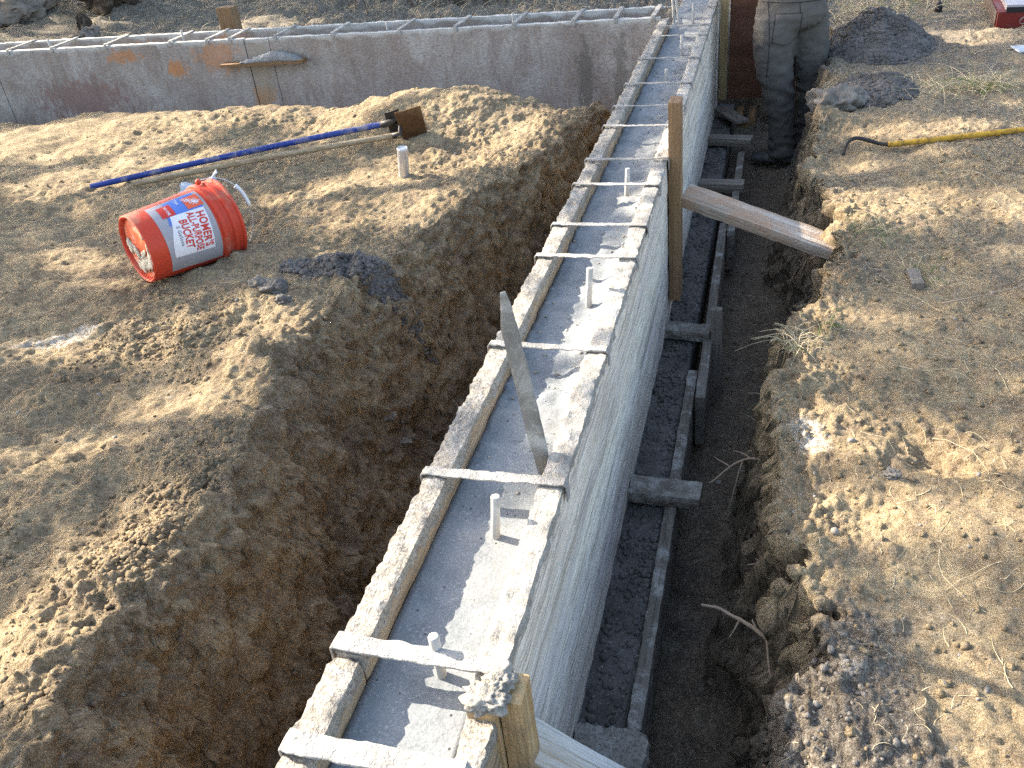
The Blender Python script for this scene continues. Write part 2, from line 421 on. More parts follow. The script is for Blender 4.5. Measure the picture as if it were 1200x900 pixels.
def scatter_blobs(name, pts, sizes, mat, sub=1, amp=.35, flat=.7, parent=None):
    """many small stones or clods merged into one mesh"""
    if sub not in _ico:
        bm = bmesh.new(); bmesh.ops.create_icosphere(bm, subdivisions=sub, radius=1)
        _ico[sub] = (np.array([x.co for x in bm.verts]), np.array([[y.index for y in q.verts] for q in bm.faces])); bm.free()
    bv, bf = _ico[sub]
    pts = np.asarray(pts); n = len(pts)
    a = rng.uniform(0, 2*math.pi, n); ca, sa = np.cos(a), np.sin(a)
    s = np.asarray(sizes)[:, None]*rng.uniform(.65, 1.35, (n, 3))*[1, 1, flat]
    v = bv[None]*s[:, None, :]
    off = rng.uniform(0, 90, (n, 1, 3))
    v = v*(1+amp*fbm((bv[None]*1.1+off).reshape(-1, 3), 1., 2).reshape(n, -1, 1))
    x = v[..., 0]*ca[:, None]-v[..., 1]*sa[:, None]; y = v[..., 0]*sa[:, None]+v[..., 1]*ca[:, None]
    v = np.stack([x, y, v[..., 2]], -1)+pts[:, None, :]
    f = bf[None]+(np.arange(n)*len(bv))[:, None, None]
    return mesh(name, v.reshape(-1, 3), f.reshape(-1, 3), mat, parent, smooth=False)
def face_up(d, up=(0, 0, 1)):
    """rotation matrix whose x axis follows d and z axis is as near to up as possible"""
    x = Vector(d).normalized(); y = Vector(up).cross(x).normalized(); z = x.cross(y)
    return Matrix((x, y, z)).transposed()

# ------------------------------------------------------------------ terrain
def tab(t, x):
    t = np.array(t); return np.interp(x, t[:, 0], t[:, 1])
XC = [(-6, -.8), (-1.4, -.72), (-.55, -.745), (-.29, -.77), (.14, -.77), (.5, -.84), (.84, -.90), (1.2, -.90), (1.56, -.84), (1.87, -.72), (2.33, -.59), (3., -.43), (3.3, -.40), (9, -.4)]
YC = [(-40, 3.9), (-6, 3.75), (-3.8, 3.66), (-2.7, 3.48), (-1.95, 3.45), (-1.4, 3.38), (-.97, 3.33), (-.4, 3.28), (5, 3.28)]
XR = [(-9, .60), (-.6, .60), (-.3, .57), (0, .655), (.15, .645), (.44, .59), (.86, .58), (1.23, .60), (1.63, .71), (2.13, .79), (2.5, .73), (2.77, .69), (3.49, .74), (4.1, .79), (4.9, .84), (9, .84)]
def gauss(x, y, cx, cy, sx, sy): return np.exp(-((x-cx)/sx)**2-((y-cy)/sy)**2)
def terrain(x, y):
    P = np.stack([x, y, np.zeros_like(x)], -1)
    w1 = fbm(P, 2.2, 4, .55, 1.); w2 = fbm(P, 6.5, 3, .5, 2.)
    # left pad
    pad = -.20+.03*np.clip(x+1.2, -4, 0)
    for cx, cy, sx, sy, h in [(-1.4, 3.25, .42, .33, .11), (-.95, 3.2, .25, .25, .09), (-2.6, 3.4, .6, .3, .05), (-.97, .84, .2, .16, .05), (-.82, -.2, .17, .3, .05),
                              (-1.3, .5, .3, .22, -.05), (-.95, 1.5, .25, .15, .03), (-.75, 2.1, .2, .3, .04), (-2.6, 1.9, .35, .25, -.05), (-1.9, 1.0, .25, .2, -.03), (-.52, 3.0, .15, .25, .03),
                              (-1.05, .15, .12, .2, -.03), (-1.5, 2.5, .5, .2, -.02), (-3.6, 3.3, .7, .3, .03)]:
        pad = pad+h*gauss(x, y, cx, cy, sx, sy)
    pad = pad+.028*w1+.012*w2
    d1 = x-tab(XC, y)-.05*w1-.03*w2; d2 = y-tab(YC, x)-.06*w1-.04*w2
    wl = np.interp(y, [-1, 1.5, 3], [.37, .36, .24])
    ledge = .06*w2
    t1 = np.clip(d1/wl+ledge, 0, 1); t2 = np.clip(d2/.45, 0, 1)
    s1 = .35*t1+.65*t1*t1*(3-2*t1); s2 = t2*t2*(3-2*t2)
    t = 1-(1-s1)*(1-s2)
    floor = -.90+.02*w1
    zl = pad*(1-t)+floor*t
    # right bank
    bank = -.30+.018*w1+.010*w2+.02*np.clip(x-1, 0, 3)
    for cx, cy, sx, sy, h in [(.80, 2.95, .12, .5, -.04), (1.05, 1.0, .12, .10, -.03), (.95, .72, .07, .09, -.045), (.75, 3.35, .12, .14, .07), (.72, -.1, .2, .2, .03), (.70, .7, .16, .2, .02), (.84, 2.0, .14, .3, .04), (1.1, 4.75, .22, .3, .06)]:
        bank = bank+h*gauss(x, y, cx, cy, sx, sy)
    dr = tab(XR, y)-x+.030*w2+.022*w1+.02*gauss(x, y, .6, .05, .3, .2)*w2
    tr = np.clip(dr/.15+.12*w2, 0, 1); sr = 1-(1-tr)**1.6
    endr = sstep(5.05, 5.35, y)
    fl = -.92+.015*w1+.05*sstep(.1, -.2, dr-.2)
    zr = bank*(1-sr)+fl*sr
    zr = zr*(1-endr)+bank*endr
    z = np.where(x < 0, zl, zr)
    # beyond the far wall and behind the main wall
    back = -.30+.05*w1+.05*w2+.02*np.clip(y-5, 0, 30)
    for cx, cy, sx, sy, h in [(-6.5, 7.2, .9, .8, .12), (-3.6, 7.4, .7, .5, .16), (-5.9, 7.1, .5, .5, .05), (-2.4, 7.3, .9, .5, .12)]:
        back = back+h*gauss(x, y, cx, cy, sx, sy)
    bl = np.where(x < .1, sstep(4.5, 4.75, y), 0)
    z = z*(1-bl)+back*bl
    # nearer than the camera the left trench carries on; level far away
    far = sstep(14, 30, np.hypot(x, y))
    return z*(1-far)-.25*far
def gz(x, y): return float(terrain(np.array([x], float), np.array([y], float))[0])

def axis(segs):
    out = [segs[0][0]]
    for a, b, d in segs:
        n = max(1, int(round((b-a)/d))); out += list(a+(b-a)*np.arange(1, n+1)/n)
    return np.array(out)
def geo(a, d, k, end):
    o = [];
    while abs(a) < abs(end): a += d; d *= k; o.append(a)
    return o
gxm = axis([(-3.2, -2.4, .016), (-2.4, -1.05, .0095), (-1.05, -.28, .0056), (-.28, .3, .03), (.3, .52, .011), (.52, .86, .005), (.86, 1.9, .010)])
gx_ = np.array(geo(-3.2, -.02, 1.04, -70)[::-1]+list(gxm)+geo(1.9, .014, 1.07, 70))
gym = axis([(-1.0, -.55, .014), (-.55, 1.8, .0072), (1.8, 3.6, .010), (3.6, 5.2, .020), (5.2, 9, .03)])
gy_ = np.array(geo(-1.0, -.02, 1.12, -70)[::-1]+list(gym)+geo(9, .04, 1.1, 90))
GX, GY = np.meshgrid(gx_, gy_)
gx, gy = GX.ravel(), GY.ravel()
z0 = terrain(gx, gy)
V = np.stack([gx, gy, z0], 1)
def grid_normals(V, shp):
    G = V.reshape(*shp, 3); du = np.gradient(G, axis=1); dv = np.gradient(G, axis=0)
    n = np.cross(du, dv); n /= np.maximum(np.linalg.norm(n, axis=2)[..., None], 1e-9); return n.reshape(-1, 3)
nrm = grid_normals(V, GX.shape)
steep = 1-np.clip(nrm[:, 2], 0, 1)
near = 1-sstep(8, 14, np.hypot(gx, gy-1))
a = fbm(V, 9, 4, .55, 3.); b = fbm(V, 26, 3, .55, 4.); c = fbm(V, 60, 2, .6, 5.); d_ = -np.abs(fbm(V, 34, 2, .5, 55.))
rough = sstep(-.25, .55, fbm(V, 1.7, 3, .5, 6.))
# crumbly zones: lumps of loose earth near the edges
def edge_dist(x, y): return np.minimum(np.abs(x-tab(XC, y)), np.abs(x-tab(XR, y)))
ed = np.exp(-(edge_dist(gx, gy)/.12)**2)*(np.abs(gx) > .3)
lump = np.maximum(0, b+.15)
# a foreground ridge of crumbled lumps, walked-over dry crust, coarse crumbs at the corner by the camera
crumb = gauss(gx, gy, -.74, .05, .13, .2)+gauss(gx, gy, .70, -.15, .2, .22)+.7*gauss(gx, gy, -1.35, .95, .35, .2)+.6*gauss(gx, gy, -.85, 1.25, .2, .2)+.5*gauss(gx, gy, -1.0, -.1, .2, .15)+.6*gauss(gx, gy, .95, .72, .14, .1)
disp = near*(.010*a*(1+1.6*steep)+.0062*b*(.55+.9*rough+1.6*steep+1.2*ed)+.0030*c*(.6+rough+1.2*crumb+steep)+.004*d_*(.5+rough+steep)+.0025*lump*np.clip(crumb, 0, 1.2)
             +.006*ed*np.maximum(0, b)+.014*steep*np.maximum(0, fbm(V, 5, 3, .6, 7.)))
wt = near*(.95*steep+.42*np.clip(crumb, 0, 1)+.38*ed+.08*rough)
sel = (wt > .06) & (np.hypot(gx, gy-1) < 6.5) & (np.abs(gx) > .27)
fc = np.zeros(len(V)); Q = V[sel]+.012*np.stack([fbm(V[sel], 20, 2, .5, k) for k in (61., 62., 63.)], 1)
fc[sel] = .0115*facets(Q, 12, 1.)*sstep(-.3, .3, fbm(Q, 3, 2, .5, 64.))+.0085*facets(Q, 27, 2.)+.0038*facets(Q, 62, 3.)
disp = disp+np.clip(wt, 0, 1.1)*fc
lat = near*steep
V = V+nrm*disp[:, None]
V[:, 0] += lat*.025*fbm(V, 11, 3, .55, 8.)
V[:, 1] += lat*.02*fbm(V, 11, 3, .55, 9.)
# colour masks
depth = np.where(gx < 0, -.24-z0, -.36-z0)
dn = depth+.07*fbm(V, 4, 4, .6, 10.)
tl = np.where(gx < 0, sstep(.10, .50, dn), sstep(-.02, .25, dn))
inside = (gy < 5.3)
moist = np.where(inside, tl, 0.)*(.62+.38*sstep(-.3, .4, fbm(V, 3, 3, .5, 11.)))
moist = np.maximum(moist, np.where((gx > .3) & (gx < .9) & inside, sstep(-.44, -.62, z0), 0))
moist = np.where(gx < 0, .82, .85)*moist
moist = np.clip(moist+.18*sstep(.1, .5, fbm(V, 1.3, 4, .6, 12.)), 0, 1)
sp = (gauss(gx, gy, .70, -.12, .17, .2)*1.3+.9*gauss(gx, gy, -1.06, 1.41, .22, .09)+gauss(gx, gy, 1.13, 4.8, .32, .38)*1.2+gauss(gx, gy, 1.02, 3.76, .2, .2)*1.2
      +.55*gauss(gx, gy, 1.7, 5.2, .9, .6)+.5*gauss(gx, gy, 1.6, 4.2, .6, .4)+.35*gauss(gx, gy, -1.85, 1.0, .3, .2)+.45*gauss(gx, gy, .86, 1.72, .2, .2)+.4*gauss(gx, gy, .95, .15, .35, .10))
spoil = np.clip(sstep(.25, .8, sp+.3*fbm(V, 6, 4, .6, 13.)), 0, 1)
pl = gauss(gx, gy, -1.88, .93, .12, .05)+.9*gauss(gx, gy, -1.78, 1.0, .1, .05)+gauss(gx, gy, .665, .72, .05, .05)+.7*gauss(gx, gy, .64, .80, .05, .04)+.5*gauss(gx, gy, .72, -.02, .08, .03)
pale = np.clip(sstep(.25, .8, pl+.35*fbm(V, 14, 4, .6, 14.)), 0, 1)
duff = np.where(gy > 4.4, sstep(4.4, 5.2, gy), 0)*(gx < .9)+np.where(gx > .6, .38*sstep(-.2, .5, fbm(V, 2, 4, .6, 15.))*sstep(.9, 1.9, gy)+.5*sstep(2.6, 4.4, gy)*sstep(-.5, .4, fbm(V, 2.5, 4, .6, 16.)), 0)
duff = np.clip(duff, 0, 1)
nx_, ny_ = len(gx_), len(gy_)
I = np.arange(nx_*ny_).reshape(ny_, nx_)
F = np.stack([I[:-1, :-1].ravel(), I[:-1, 1:].ravel(), I[1:, 1:].ravel(), I[1:, :-1].ravel()], 1)
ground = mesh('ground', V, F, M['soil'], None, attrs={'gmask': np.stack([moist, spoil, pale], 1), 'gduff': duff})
tag(ground, 'dug-over sandy soil with two deep trenches beside the concrete wall', 'ground', kind='structure')
# height lookup on the displaced ground
Zg = V[:, 2].reshape(ny_, nx_)
def hz(x, y):
    i = np.clip(np.searchsorted(gx_, x)-1, 0, nx_-2); j = np.clip(np.searchsorted(gy_, y)-1, 0, ny_-2)
    fx = (x-gx_[i])/(gx_[i+1]-gx_[i]); fy = (y-gy_[j])/(gy_[j+1]-gy_[j])
    return (Zg[j, i]*(1-fx)*(1-fy)+Zg[j, i+1]*fx*(1-fy)+Zg[j+1, i]*(1-fx)*fy+Zg[j+1, i+1]*fx*fy)

# ------------------------------------------------------------------ stem wall, forms
def concrete_strip(name, x0, x1, y0, y1, top, bot, mat, amp, res=.012, long='y', prof=None):
    L = (y1-y0) if long == 'y' else (x1-x0); W = (x1-x0) if long == 'y' else (y1-y0)
    na, nb = int(L/res), max(6, int(W/res))
    A, B = np.meshgrid(np.linspace(0, 1, na+1), np.linspace(0, 1, nb+1), indexing='ij')
    if long == 'y': X, Y = x0+B*(x1-x0), y0+A*(y1-y0)
    else: X, Y = x0+A*(x1-x0), y0+B*(y1-y0)
    p = np.stack([X.ravel(), Y.ravel(), np.zeros(X.size)], 1)
    Z = np.full(X.size, top)
    Z = Z+prof(p) if prof else Z+amp*fbm(p, 20, 4, .6, 20.)
    V = np.stack([p[:, 0], p[:, 1], Z], 1)
    i = np.arange(X.size).reshape(X.shape)
    F = [tuple(q) for q in np.stack([i[:-1, :-1].ravel(), i[1:, :-1].ravel(), i[1:, 1:].ravel(), i[:-1, 1:].ravel()], 1).tolist()]
    if long == 'x': pass
    rim = list(i[0, :])+list(i[1:, -1])+list(i[-1, -2::-1])+list(i[-2:0:-1, 0])
    base = len(V); Vb = V[rim].copy(); Vb[:, 2] = bot; V = np.concatenate([V, Vb]); m = len(rim)
    for k in range(m):
        F.append((rim[k], base+k, base+(k+1) % m, rim[(k+1) % m]))
    F.append(tuple(base+k for k in range(m-1, -1, -1)))
    o = mesh(name, V, F, mat)
    bm = bmesh.new(); bm.from_mesh(o.data); bmesh.ops.recalc_face_normals(bm, faces=bm.faces); bm.to_mesh(o.data); bm.free()
    return o
def main_prof(p):
    y = p[:, 1]; x = p[:, 0]
    r = sstep(.02, .35, y)
    z = .0012*fbm(p, 12, 4, .6, 21.)*(1-r)+r*(.0065*fbm(p, 19, 5, .62, 22.)+.004*np.maximum(0, fbm(p, 55, 2, .5, 23.)))
    # slumped ridges left along the right board, and small heaps
    z = z+r*.030*sstep(.045, .10, x+.02*fbm(p, 7, 3, .5, 24.))*sstep(-.2, .3, fbm(p, 3.1, 2, .5, 25.))*(y < 2.6)
    for cx, cy, s, h in [(.05, 1.75, .04, .016), (.07, 2.2, .035, .02), (.055, 3.25, .04, .015), (.08, .24, .04, .012), (-.02, .27, .05, .008)]:
        z = z+h*gauss(x, y, cx, cy, s, s)*(1+.5*fbm(p, 30, 3, .5, 26.))
    return z
wall = concrete_strip('stem_wall', -.0985, .0985, -1.6, 5.6, -.062, -.68, M['conc'], 0, prof=main_prof)
tag(wall, 'long concrete stem wall running away from the camera, grey top between boards', 'wall')
M['conc_shaded'] = concrete_material('shaded_concrete', (.09, .09, .08), (.17, .165, .15), .8)  # darker copy of the wall concrete, shade between the far boards in its colour
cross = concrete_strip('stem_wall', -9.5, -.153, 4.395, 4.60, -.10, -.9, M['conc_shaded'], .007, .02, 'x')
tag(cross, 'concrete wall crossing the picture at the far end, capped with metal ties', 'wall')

RZ = R(90)
# left boards: local x -> world y
def lboard(name, y0, y1, x0, x1, top, bot, mat, crust, label, res=.0105, amp=.0025, lump=.006):
    o = board(name, y1-y0, x1-x0, top-bot, ((x0+x1)/2, (y0+y1)/2, (top+bot)/2), (0, 0, RZ), mat, res, crust, amp, lump)
    return tag(o, label, 'form board')
lboard('form_board', -1.6, -.362, -.152, -.1005, -.004, -.86, M['form_wood'], 1.05, 'caked left form board nearest the camera, rough orange-stained top edge', lump=.0065)
lboard('form_board', -.358, 4.343, -.15, -.1005, 0, -.86, M['form_wood'], .98, 'long left form board of the stem wall, its top edge grey with cement')
lboard('form_board', -.386, 4.9, .1005, .15, 0, -.69, M['form_white'], .95, 'long whitish right form board of the stem wall with streaky face')
lboard('form_board', -1.6, -.39, .1005, .146, -.035, -.69, M['form_wood'], 1.05, 'lower right form board nearest the camera, crumbly cement on top', lump=.008)

# far wall forms: local x -> world x
def fboard(name, x0, x1, y0, y1, top, bot, mat, crust, label, res=.03, amp=.002, lump=.006):
    o = board(name, x1-x0, y1-y0, top-bot, ((x0+x1)/2, (y0+y1)/2, (top+bot)/2), (0, 0, 0), mat, res, crust, amp, lump)
    return tag(o, label, 'formwork')
fboard('formwork', -9.5, -5.032, 4.35, 4.39, .0, -.80, M['ply'], .8, 'far form panel at the left edge of the photo, cut by a dark upright seam')
fboard('formwork', -5.028, -2.926, 4.35, 4.39, .004, -.80, M['ply'], .8, 'far form panel with orange rust spots and a washed-out brownish patch')
fboard('formwork', -2.922, -2.742, 4.353, 4.393, .0, -.80, M['ply'], .8, 'narrow filler panel under the ledge with the concrete heap')
fboard('formwork', -2.738, -.153, 4.35, 4.39, .002, -.80, M['ply'], .8, 'long grey far form panel running up to the stem wall')
fboard('formwork', -9.5, -.153, 4.602, 4.64, .01, -.6, M['ply'], .9, 'back form panel of the far wall, only its top edge showing')

# metal ties: flat straps over both boards, hooked down outside, caked in cement
def make_tie(name, span, w, th, amp, hook=.035, seed=0, rod=False):
    sd = seed*5.3+.37
    pts = [(-span/2, 0, -hook), (-span/2, 0, -.004)]
    for t in np.linspace(-1, 1, 26): pts.append((t*(span/2-.006), 0, .004-.004*(1-t*t)*(1.3 if rod else .6)))
    pts += [(span/2, 0, -.004), (span/2, 0, -hook)]
    P = np.array(pts)
    rr = np.array([[w/2, th/2]]*len(P)); rr[:2] *= .8; rr[-2:] *= .8
    T = np.gradient(P, axis=0); T /= np.linalg.norm(T, axis=1)[:, None]
    V = []; S = 12; a = np.arange(S)/S*2*math.pi
    e = .3
    ca = np.sign(np.cos(a))*np.abs(np.cos(a))**e; sa = np.sign(np.sin(a))*np.abs(np.sin(a))**e
    for p, t, r in zip(P, T, rr):
        u = np.array([0, 1., 0]); w_ = np.cross(t, u)
        V.append(p+ca[:, None]*u*r[0]+sa[:, None]*w_*r[1])
    V = np.concatenate(V); F = []
    for i in range(len(P)-1):
        for j in range(S):
            k = (j+1) % S; F.append((i*S+j, i*S+k, (i+1)*S+k, (i+1)*S+j))
    F += [tuple(range(S-1, -1, -1)), tuple((len(P)-1)*S+j for j in range(S))]
    q = V+sd
    mid = 1-.6*sstep(span/2-.02, span/2, np.abs(V[:, 0]))
    V = V+np.stack([.3*fbm(q, 50, 2, .5, 31.), fbm(q, 42, 3, .6, 32.), fbm(q, 46, 3, .6, 33.)], 1)*(amp*mid)[:, None]
    return autosmooth(mesh(name, V, F, M['tie']), 50)
TIES = [(-.54, .040, .014, 'thick cement-caked metal tie at the bottom edge of the photo, nearest of all'),
        (-.345, .036, .012, 'cement-caked metal tie beside the dowel, ending at the yellow board end'),
        (.121, .028, .010, 'cement-caked metal tie just in front of the leaning lath'),
        (.640, .024, .011, 'cement-caked metal tie right behind the leaning lath'),
        (1.164, .021, .008, 'pale metal tie just behind the third dowel from the camera'),
        (1.395, .021, .007, 'smooth whitish metal tie one gap nearer than the brace plank'),
        (1.735, .019, .009, 'thin crusty metal tie in front of the dowel level with the brace'),
        (1.985, .019, .009, 'crusty metal tie at the front face of the brown upright post'),
        (2.37, .017, .008, 'thin metal tie just behind the top of the brown upright post'),
        (2.635, .014, .007, 'faint half-buried metal tie behind the brown upright post'),
        (2.97, .017, .010, 'thin metal tie in front of the short half-sunk dowel near the far corner'),
        (3.41, .016, .008, 'thin metal tie with a rusty hook, just behind the short half-sunk dowel'),
        (3.875, .016, .006, 'straight thin tie behind the tall far dowel'),
        (4.10, .016, .007, 'thin tie close behind the straight thin tie near the far corner'),
        (4.59, .016, .006, 'last metal tie at the top edge where the walls meet')]
for i, (y, w, th, lb) in enumerate(TIES):
    o = make_tie('metal_tie', .315 if y > -.37 else .30, w, th*.42, .0028 if y < 1 else .002, .04, i)
    o.location = (0 if y > -.37 else -.004, y, .004+th*.35); o.rotation_euler = (0, 0, R(random.uniform(-1.5, 1.5)))
    tag(o, lb, 'metal tie', 'ties across the stem wall')
FT = [(-4.85, 'tie on the far wall at the left, first from the left edge'), (-4.47, 'tie on the far wall next to the short upright wire'), (-4.02, 'tie on the far wall above the small orange rust spot'),
      (-3.49, 'tie on the far wall with a bent wire, above the middle rust spot'), (-3.2, 'tie on the far wall in front of the stub of timber'), (-3.03, 'tie on the far wall right of the timber stub, above the panel seam'),
      (-2.68, 'tie on the far wall above the ledge with the concrete heap'), (-2.27, 'tie on the far wall first to the right of the ledge'), (-1.80, 'tie on the far wall behind the upstanding hoe blade'),
      (-1.42, 'tie on the far wall above the middle of the dirt mound'), (-1.04, 'tie on the far wall beside the upright bar near the right'), (-.67, 'tie on the far wall left of the red cup'), (-.42, 'tie on the far wall right of the red cup'), (-.19, 'tie on the far wall nearest the stem wall')]
ft0 = make_tie('metal_tie', .30, .028, .007, .002, .03, 77)
for i, (x, lb) in enumerate(FT):
    o = ft0 if i == 0 else ft0.copy()
    if i: COL.objects.link(o)
    o.location = (x, 4.495, .012); o.rotation_euler = (0, 0, RZ+R(random.uniform(-2, 2)))
    tag(o, lb, 'metal tie', 'ties across the far wall')

# steel dowels standing in the concrete
def dowel(x, y, h, lean, label, r=.009, z=-.075, grp='dowels in the stem wall'):
    top = np.array([x+lean[0], y+lean[1], z+h]); p = [np.array([x, y, z]), np.array([x, y, z])*.5+top*.5, top, top+np.array([0, 0, .001])]
    V, F = sweep(np.array([p[0], p[0]*.6+top*.4, top-(top-p[0])*.02, top])-p[0], [r, r, r, r*.8], 12)
    V = V+.0006*np.stack([fbm(V+x+y, 90, 2, .5, k) for k in (1., 2., 3.)], 1)
    o = autosmooth(mesh('steel_dowel', V, F, M['rebar'], None, tuple(p[0])))
    return tag(o, label, 'steel dowel', grp)
dowel(.024, -.326, .115, (.002, -.002), 'pale steel dowel behind the near tie, next to the yellow board end', .0095)
dowel(.024, .02, .122, (.014, 0), 'pale steel dowel in the smooth concrete in front of the leaning lath', .0095)
dowel(.037, .984, .135, (.012, 0), 'pale steel dowel in the sunlit patch behind the leaning lath', .0095)
dowel(.028, 1.786, .122, (.008, 0), 'pale steel dowel to the left of the brown post and brace', .0085)
dowel(.01, 3.217, .08, (0, 0), 'short grey dowel half sunk in the rough far concrete', .0085)
dowel(.034, 3.718, .12, (0, 0), 'grey dowel just in front of the straight thin tie', .0085)
dowel(.029, 4.431, .13, (.002, 0), 'grey dowel right of the two leaning rods at the far corner', .0085)
dowel(-.089, 4.5, .2, (-.01, 0), 'leftmost of two leaning rods where the walls meet', .008)
dowel(-.043, 4.404, .2, (-.03, 0), 'rightmost of two leaning rods where the walls meet', .008)
for x, h, lb in [(-4.58, .11, 'short upright wire in the far wall near the left edge'), (-3.46, .12, 'bent wire stub in the far wall above the middle rust spot'), (-1.93, .10, 'short bar standing in the far wall left of the hoe blade'), (-1.08, .11, 'short bar standing in the far wall near the dirt mound')]:
    dowel(x, 4.47, h, (.0, 0), lb, .007, -.06, 'bars in the far wall')

# leaning lath with a pointed end, stuck into the concrete
def lath():
    L = .50; n = 40
    v, f = grid_box(L, .036, .007, .006)
    t = (v[:, 0]+L/2)/L
    w = np.interp(t, [0, .1, .3, .85, .93, 1.0], [.62, .8, 1, .92, .62, .30])
    v[:, 1] = v[:, 1]*w+np.interp(t, [.85, 1], [0, -.004])
    v = v+.0009*np.stack([fbm(v, 30, 3, .5, k) for k in (41., 42., 43.)], 1)
    v[:, 2] += .006*np.sin(t*2.6)
    v[:, 0] += L/2
    o = mesh('grade_lath', v, f, M['galv'])
    d = Vector((.042-.087, .0-.018, .45)).normalized()
    m = face_up(d, (.30, -.95, .1)); o.matrix_world = Matrix.Translation((.088, .226, -.10)) @ m.to_4x4()
    return tag(o, 'grey pointed lath leaning in the wet concrete, spotted with cement', 'lath')
lath()

# brown post and brace planks on the right
o = board('form_post', .80, .046, .088, (.1765, 2.035, -.19), (0, R(90), 0), M['brown_wood'], .012, .0, .0015, .004)
o.rotation_euler = (0, R(-90), R(90)); tag(o, 'brown upright post nailed to the right form board, rising above it', 'post')
def plank(name, a, b, W, T, mat, label, cat, crust=0., up=(0, 0, 1), res=.014, group=None, amp=.002):
    a, b = Vector(a), Vector(b); L = (b-a).length
    o = board(name, L, W, T, (0, 0, 0), (0, 0, 0), mat, res, crust, amp, .008, 'all' if crust else 'top')
    o.matrix_world = Matrix.Translation((a+b)/2) @ face_up(b-a, up).to_4x4()
    return tag(o, label, cat, group)
plank('brace_plank', (.2015, 2.105, -.180), (.845, 1.99, -.375), .145, .040, M['brace_wood'], 'long weathered brace plank wedged between the brown post and the right bank', 'plank', .0)
plank('brace_plank', (.160, -.345, -.190), (.43, -.262, -.51), .10, .042, M['pale_brace'], 'pale whitish brace plank at the bottom edge of the photo beside the yellow board end', 'plank', .0)
o = board('board_end_post', .70, .040, .060, (0, 0, 0), (0, 0, 0), M['yellow_wood'], .01, .0, .0015)
o.matrix_world = Matrix.Translation((.172, -.375, -.35)) @ face_up((0, 0, 1), (0, -1, 0)).to_4x4()
tag(o, 'yellow pine post at the joint of the near right form boards', 'post')
o = board('joint_block', .66, .050, .030, (0, 0, 0), (0, 0, 0), M['yellow_wood'], .01, .0, .0015)
o.matrix_world = Matrix.Translation((.1255, -.403, -.345)) @ face_up((0, 0, 1), (0, -1, 0)).to_4x4()
tag(o, 'yellow pine block closing the end of the whitish form board', 'wood block')
v, f = blob((0, 0, 0), (.036, .028, .016), 4, .45, 2.4, 3.)
v2, f2 = blob((.012, .036, .004), (.024, .028, .016), 4, .45, 2.6, 5.)
o = MB().add(v, f).add(v2, f2).build('cement_lump', M['conc_crust'], loc=(.137, -.405, .004))
tag(o, 'crumbly cement lump on top of the yellow joint at the near right board', 'cement lump')

# footing with its form boards, cross cleats and stakes
foot = concrete_strip('footing', -.26, .262, -1.6, 4.95, -.70, -1.0, M['conc_dark'], 0, .0145,
                      prof=lambda p: .006*fbm(p, 9, 3, .6, 51.)+.012*np.maximum(0, fbm(p, 34, 3, .6, 52.))+.007*np.maximum(0, fbm(p, 70, 2, .6, 53.)))
tag(foot, 'dark damp lumpy concrete footing at the foot of the whitish form board', 'footing')
plank('footing_board', (.283, .055, -.775), (.283, 1.62, -.775), .036, .20, M['foot_wood'], 'long footing board beside the dark concrete, nearest the camera', 'board', .25, (0, 0, 1), .014)
plank('footing_board', (.324, 1.42, -.765), (.312, 2.95, -.775), .036, .21, M['foot_wood'], 'middle footing board lapped outside the near one, its brown cut end showing', 'board', .2, (0, 0, 1), .014)
plank('footing_board', (.352, 2.86, -.775), (.352, 3.95, -.775), .036, .21, M['foot_wood'], 'farthest footing board, in front of the man\'s shoes', 'board', .2, (0, 0, 1), .016)
plank('footing_stake', (.362, 1.80, -.98), (.352, 1.845, -.535), .042, .034, M['gray_wood'], 'tall grey stake standing outside the middle footing board', 'stake', .0, (0, -1, 0))
plank('cross_cleat', (.154, .895, -.655), (.372, .885, -.655), .085, .042, M['foot_wood'], 'thick cleat bridging from wall to the near footing board at its middle', 'cleat', .35, (0, 0, 1), .01)
plank('cross_cleat', (.154, 1.885, -.66), (.330, 1.86, -.66), .075, .04, M['foot_wood'], 'cleat bridging the footing at the tall grey stake', 'cleat', .3, (0, 0, 1), .01)
plank('cross_cleat', (.154, 3.41, -.66), (.39, 3.40, -.66), .085, .045, M['gray_wood'], 'cleat bridging the footing behind the brace plank', 'cleat', .15, (0, 0, 1), .012)
plank('cross_cleat', (.154, 4.12, -.655), (.405, 4.08, -.655), .085, .045, M['gray_wood'], 'cleat bridging the footing just left of the man\'s shoes', 'cleat', .1, (0, 0, 1), .012)
o = plank('concrete_block', (.154, -.03, -.675), (.318, -.03, -.675), .125, .06, M['foot_wood'], 'cement-caked block at the near end of the footing board', 'block', 1.1, (0, 0, 1), .008, None, .004)
plank('wood_scrap', (.185, 4.68, -.645), (.335, 4.38, -.635), .09, .022, M['gray_wood'], 'offcut board lying aslant on the footing below the brown panel', 'wood scrap', .0, (0, 0, 1))
plank('wood_scrap', (.315, 4.68, -.66), (.315, 4.46, -.66), .04, .06, M['brown_wood'], 'left one of two short offcuts beside the man\'s trouser leg', 'wood scrap')
plank('wood_scrap', (.392, 4.68, -.66), (.392, 4.46, -.66), .04, .06, M['brown_wood'], 'right one of two short offcuts beside the man\'s trouser leg', 'wood scrap')
plank('wood_scrap', (.335, 4.455, -.672), (.375, 4.455, -.672), .03, .05, M['brown_wood'], 'tiny brown offcut between the two short offcuts', 'wood scrap')
o = board('plywood_panel', .50, .018, .95, (.475, 4.80, -.14), (0, 0, 0), M['red_ply'], .03, 0, .001); tag(o, 'red-brown plywood panel standing behind the man', 'panel')
o = board('panel_stud', .95, .05, .04, (0, 0, 0), (0, 0, 0), M['stud'], .02, 0, .001)
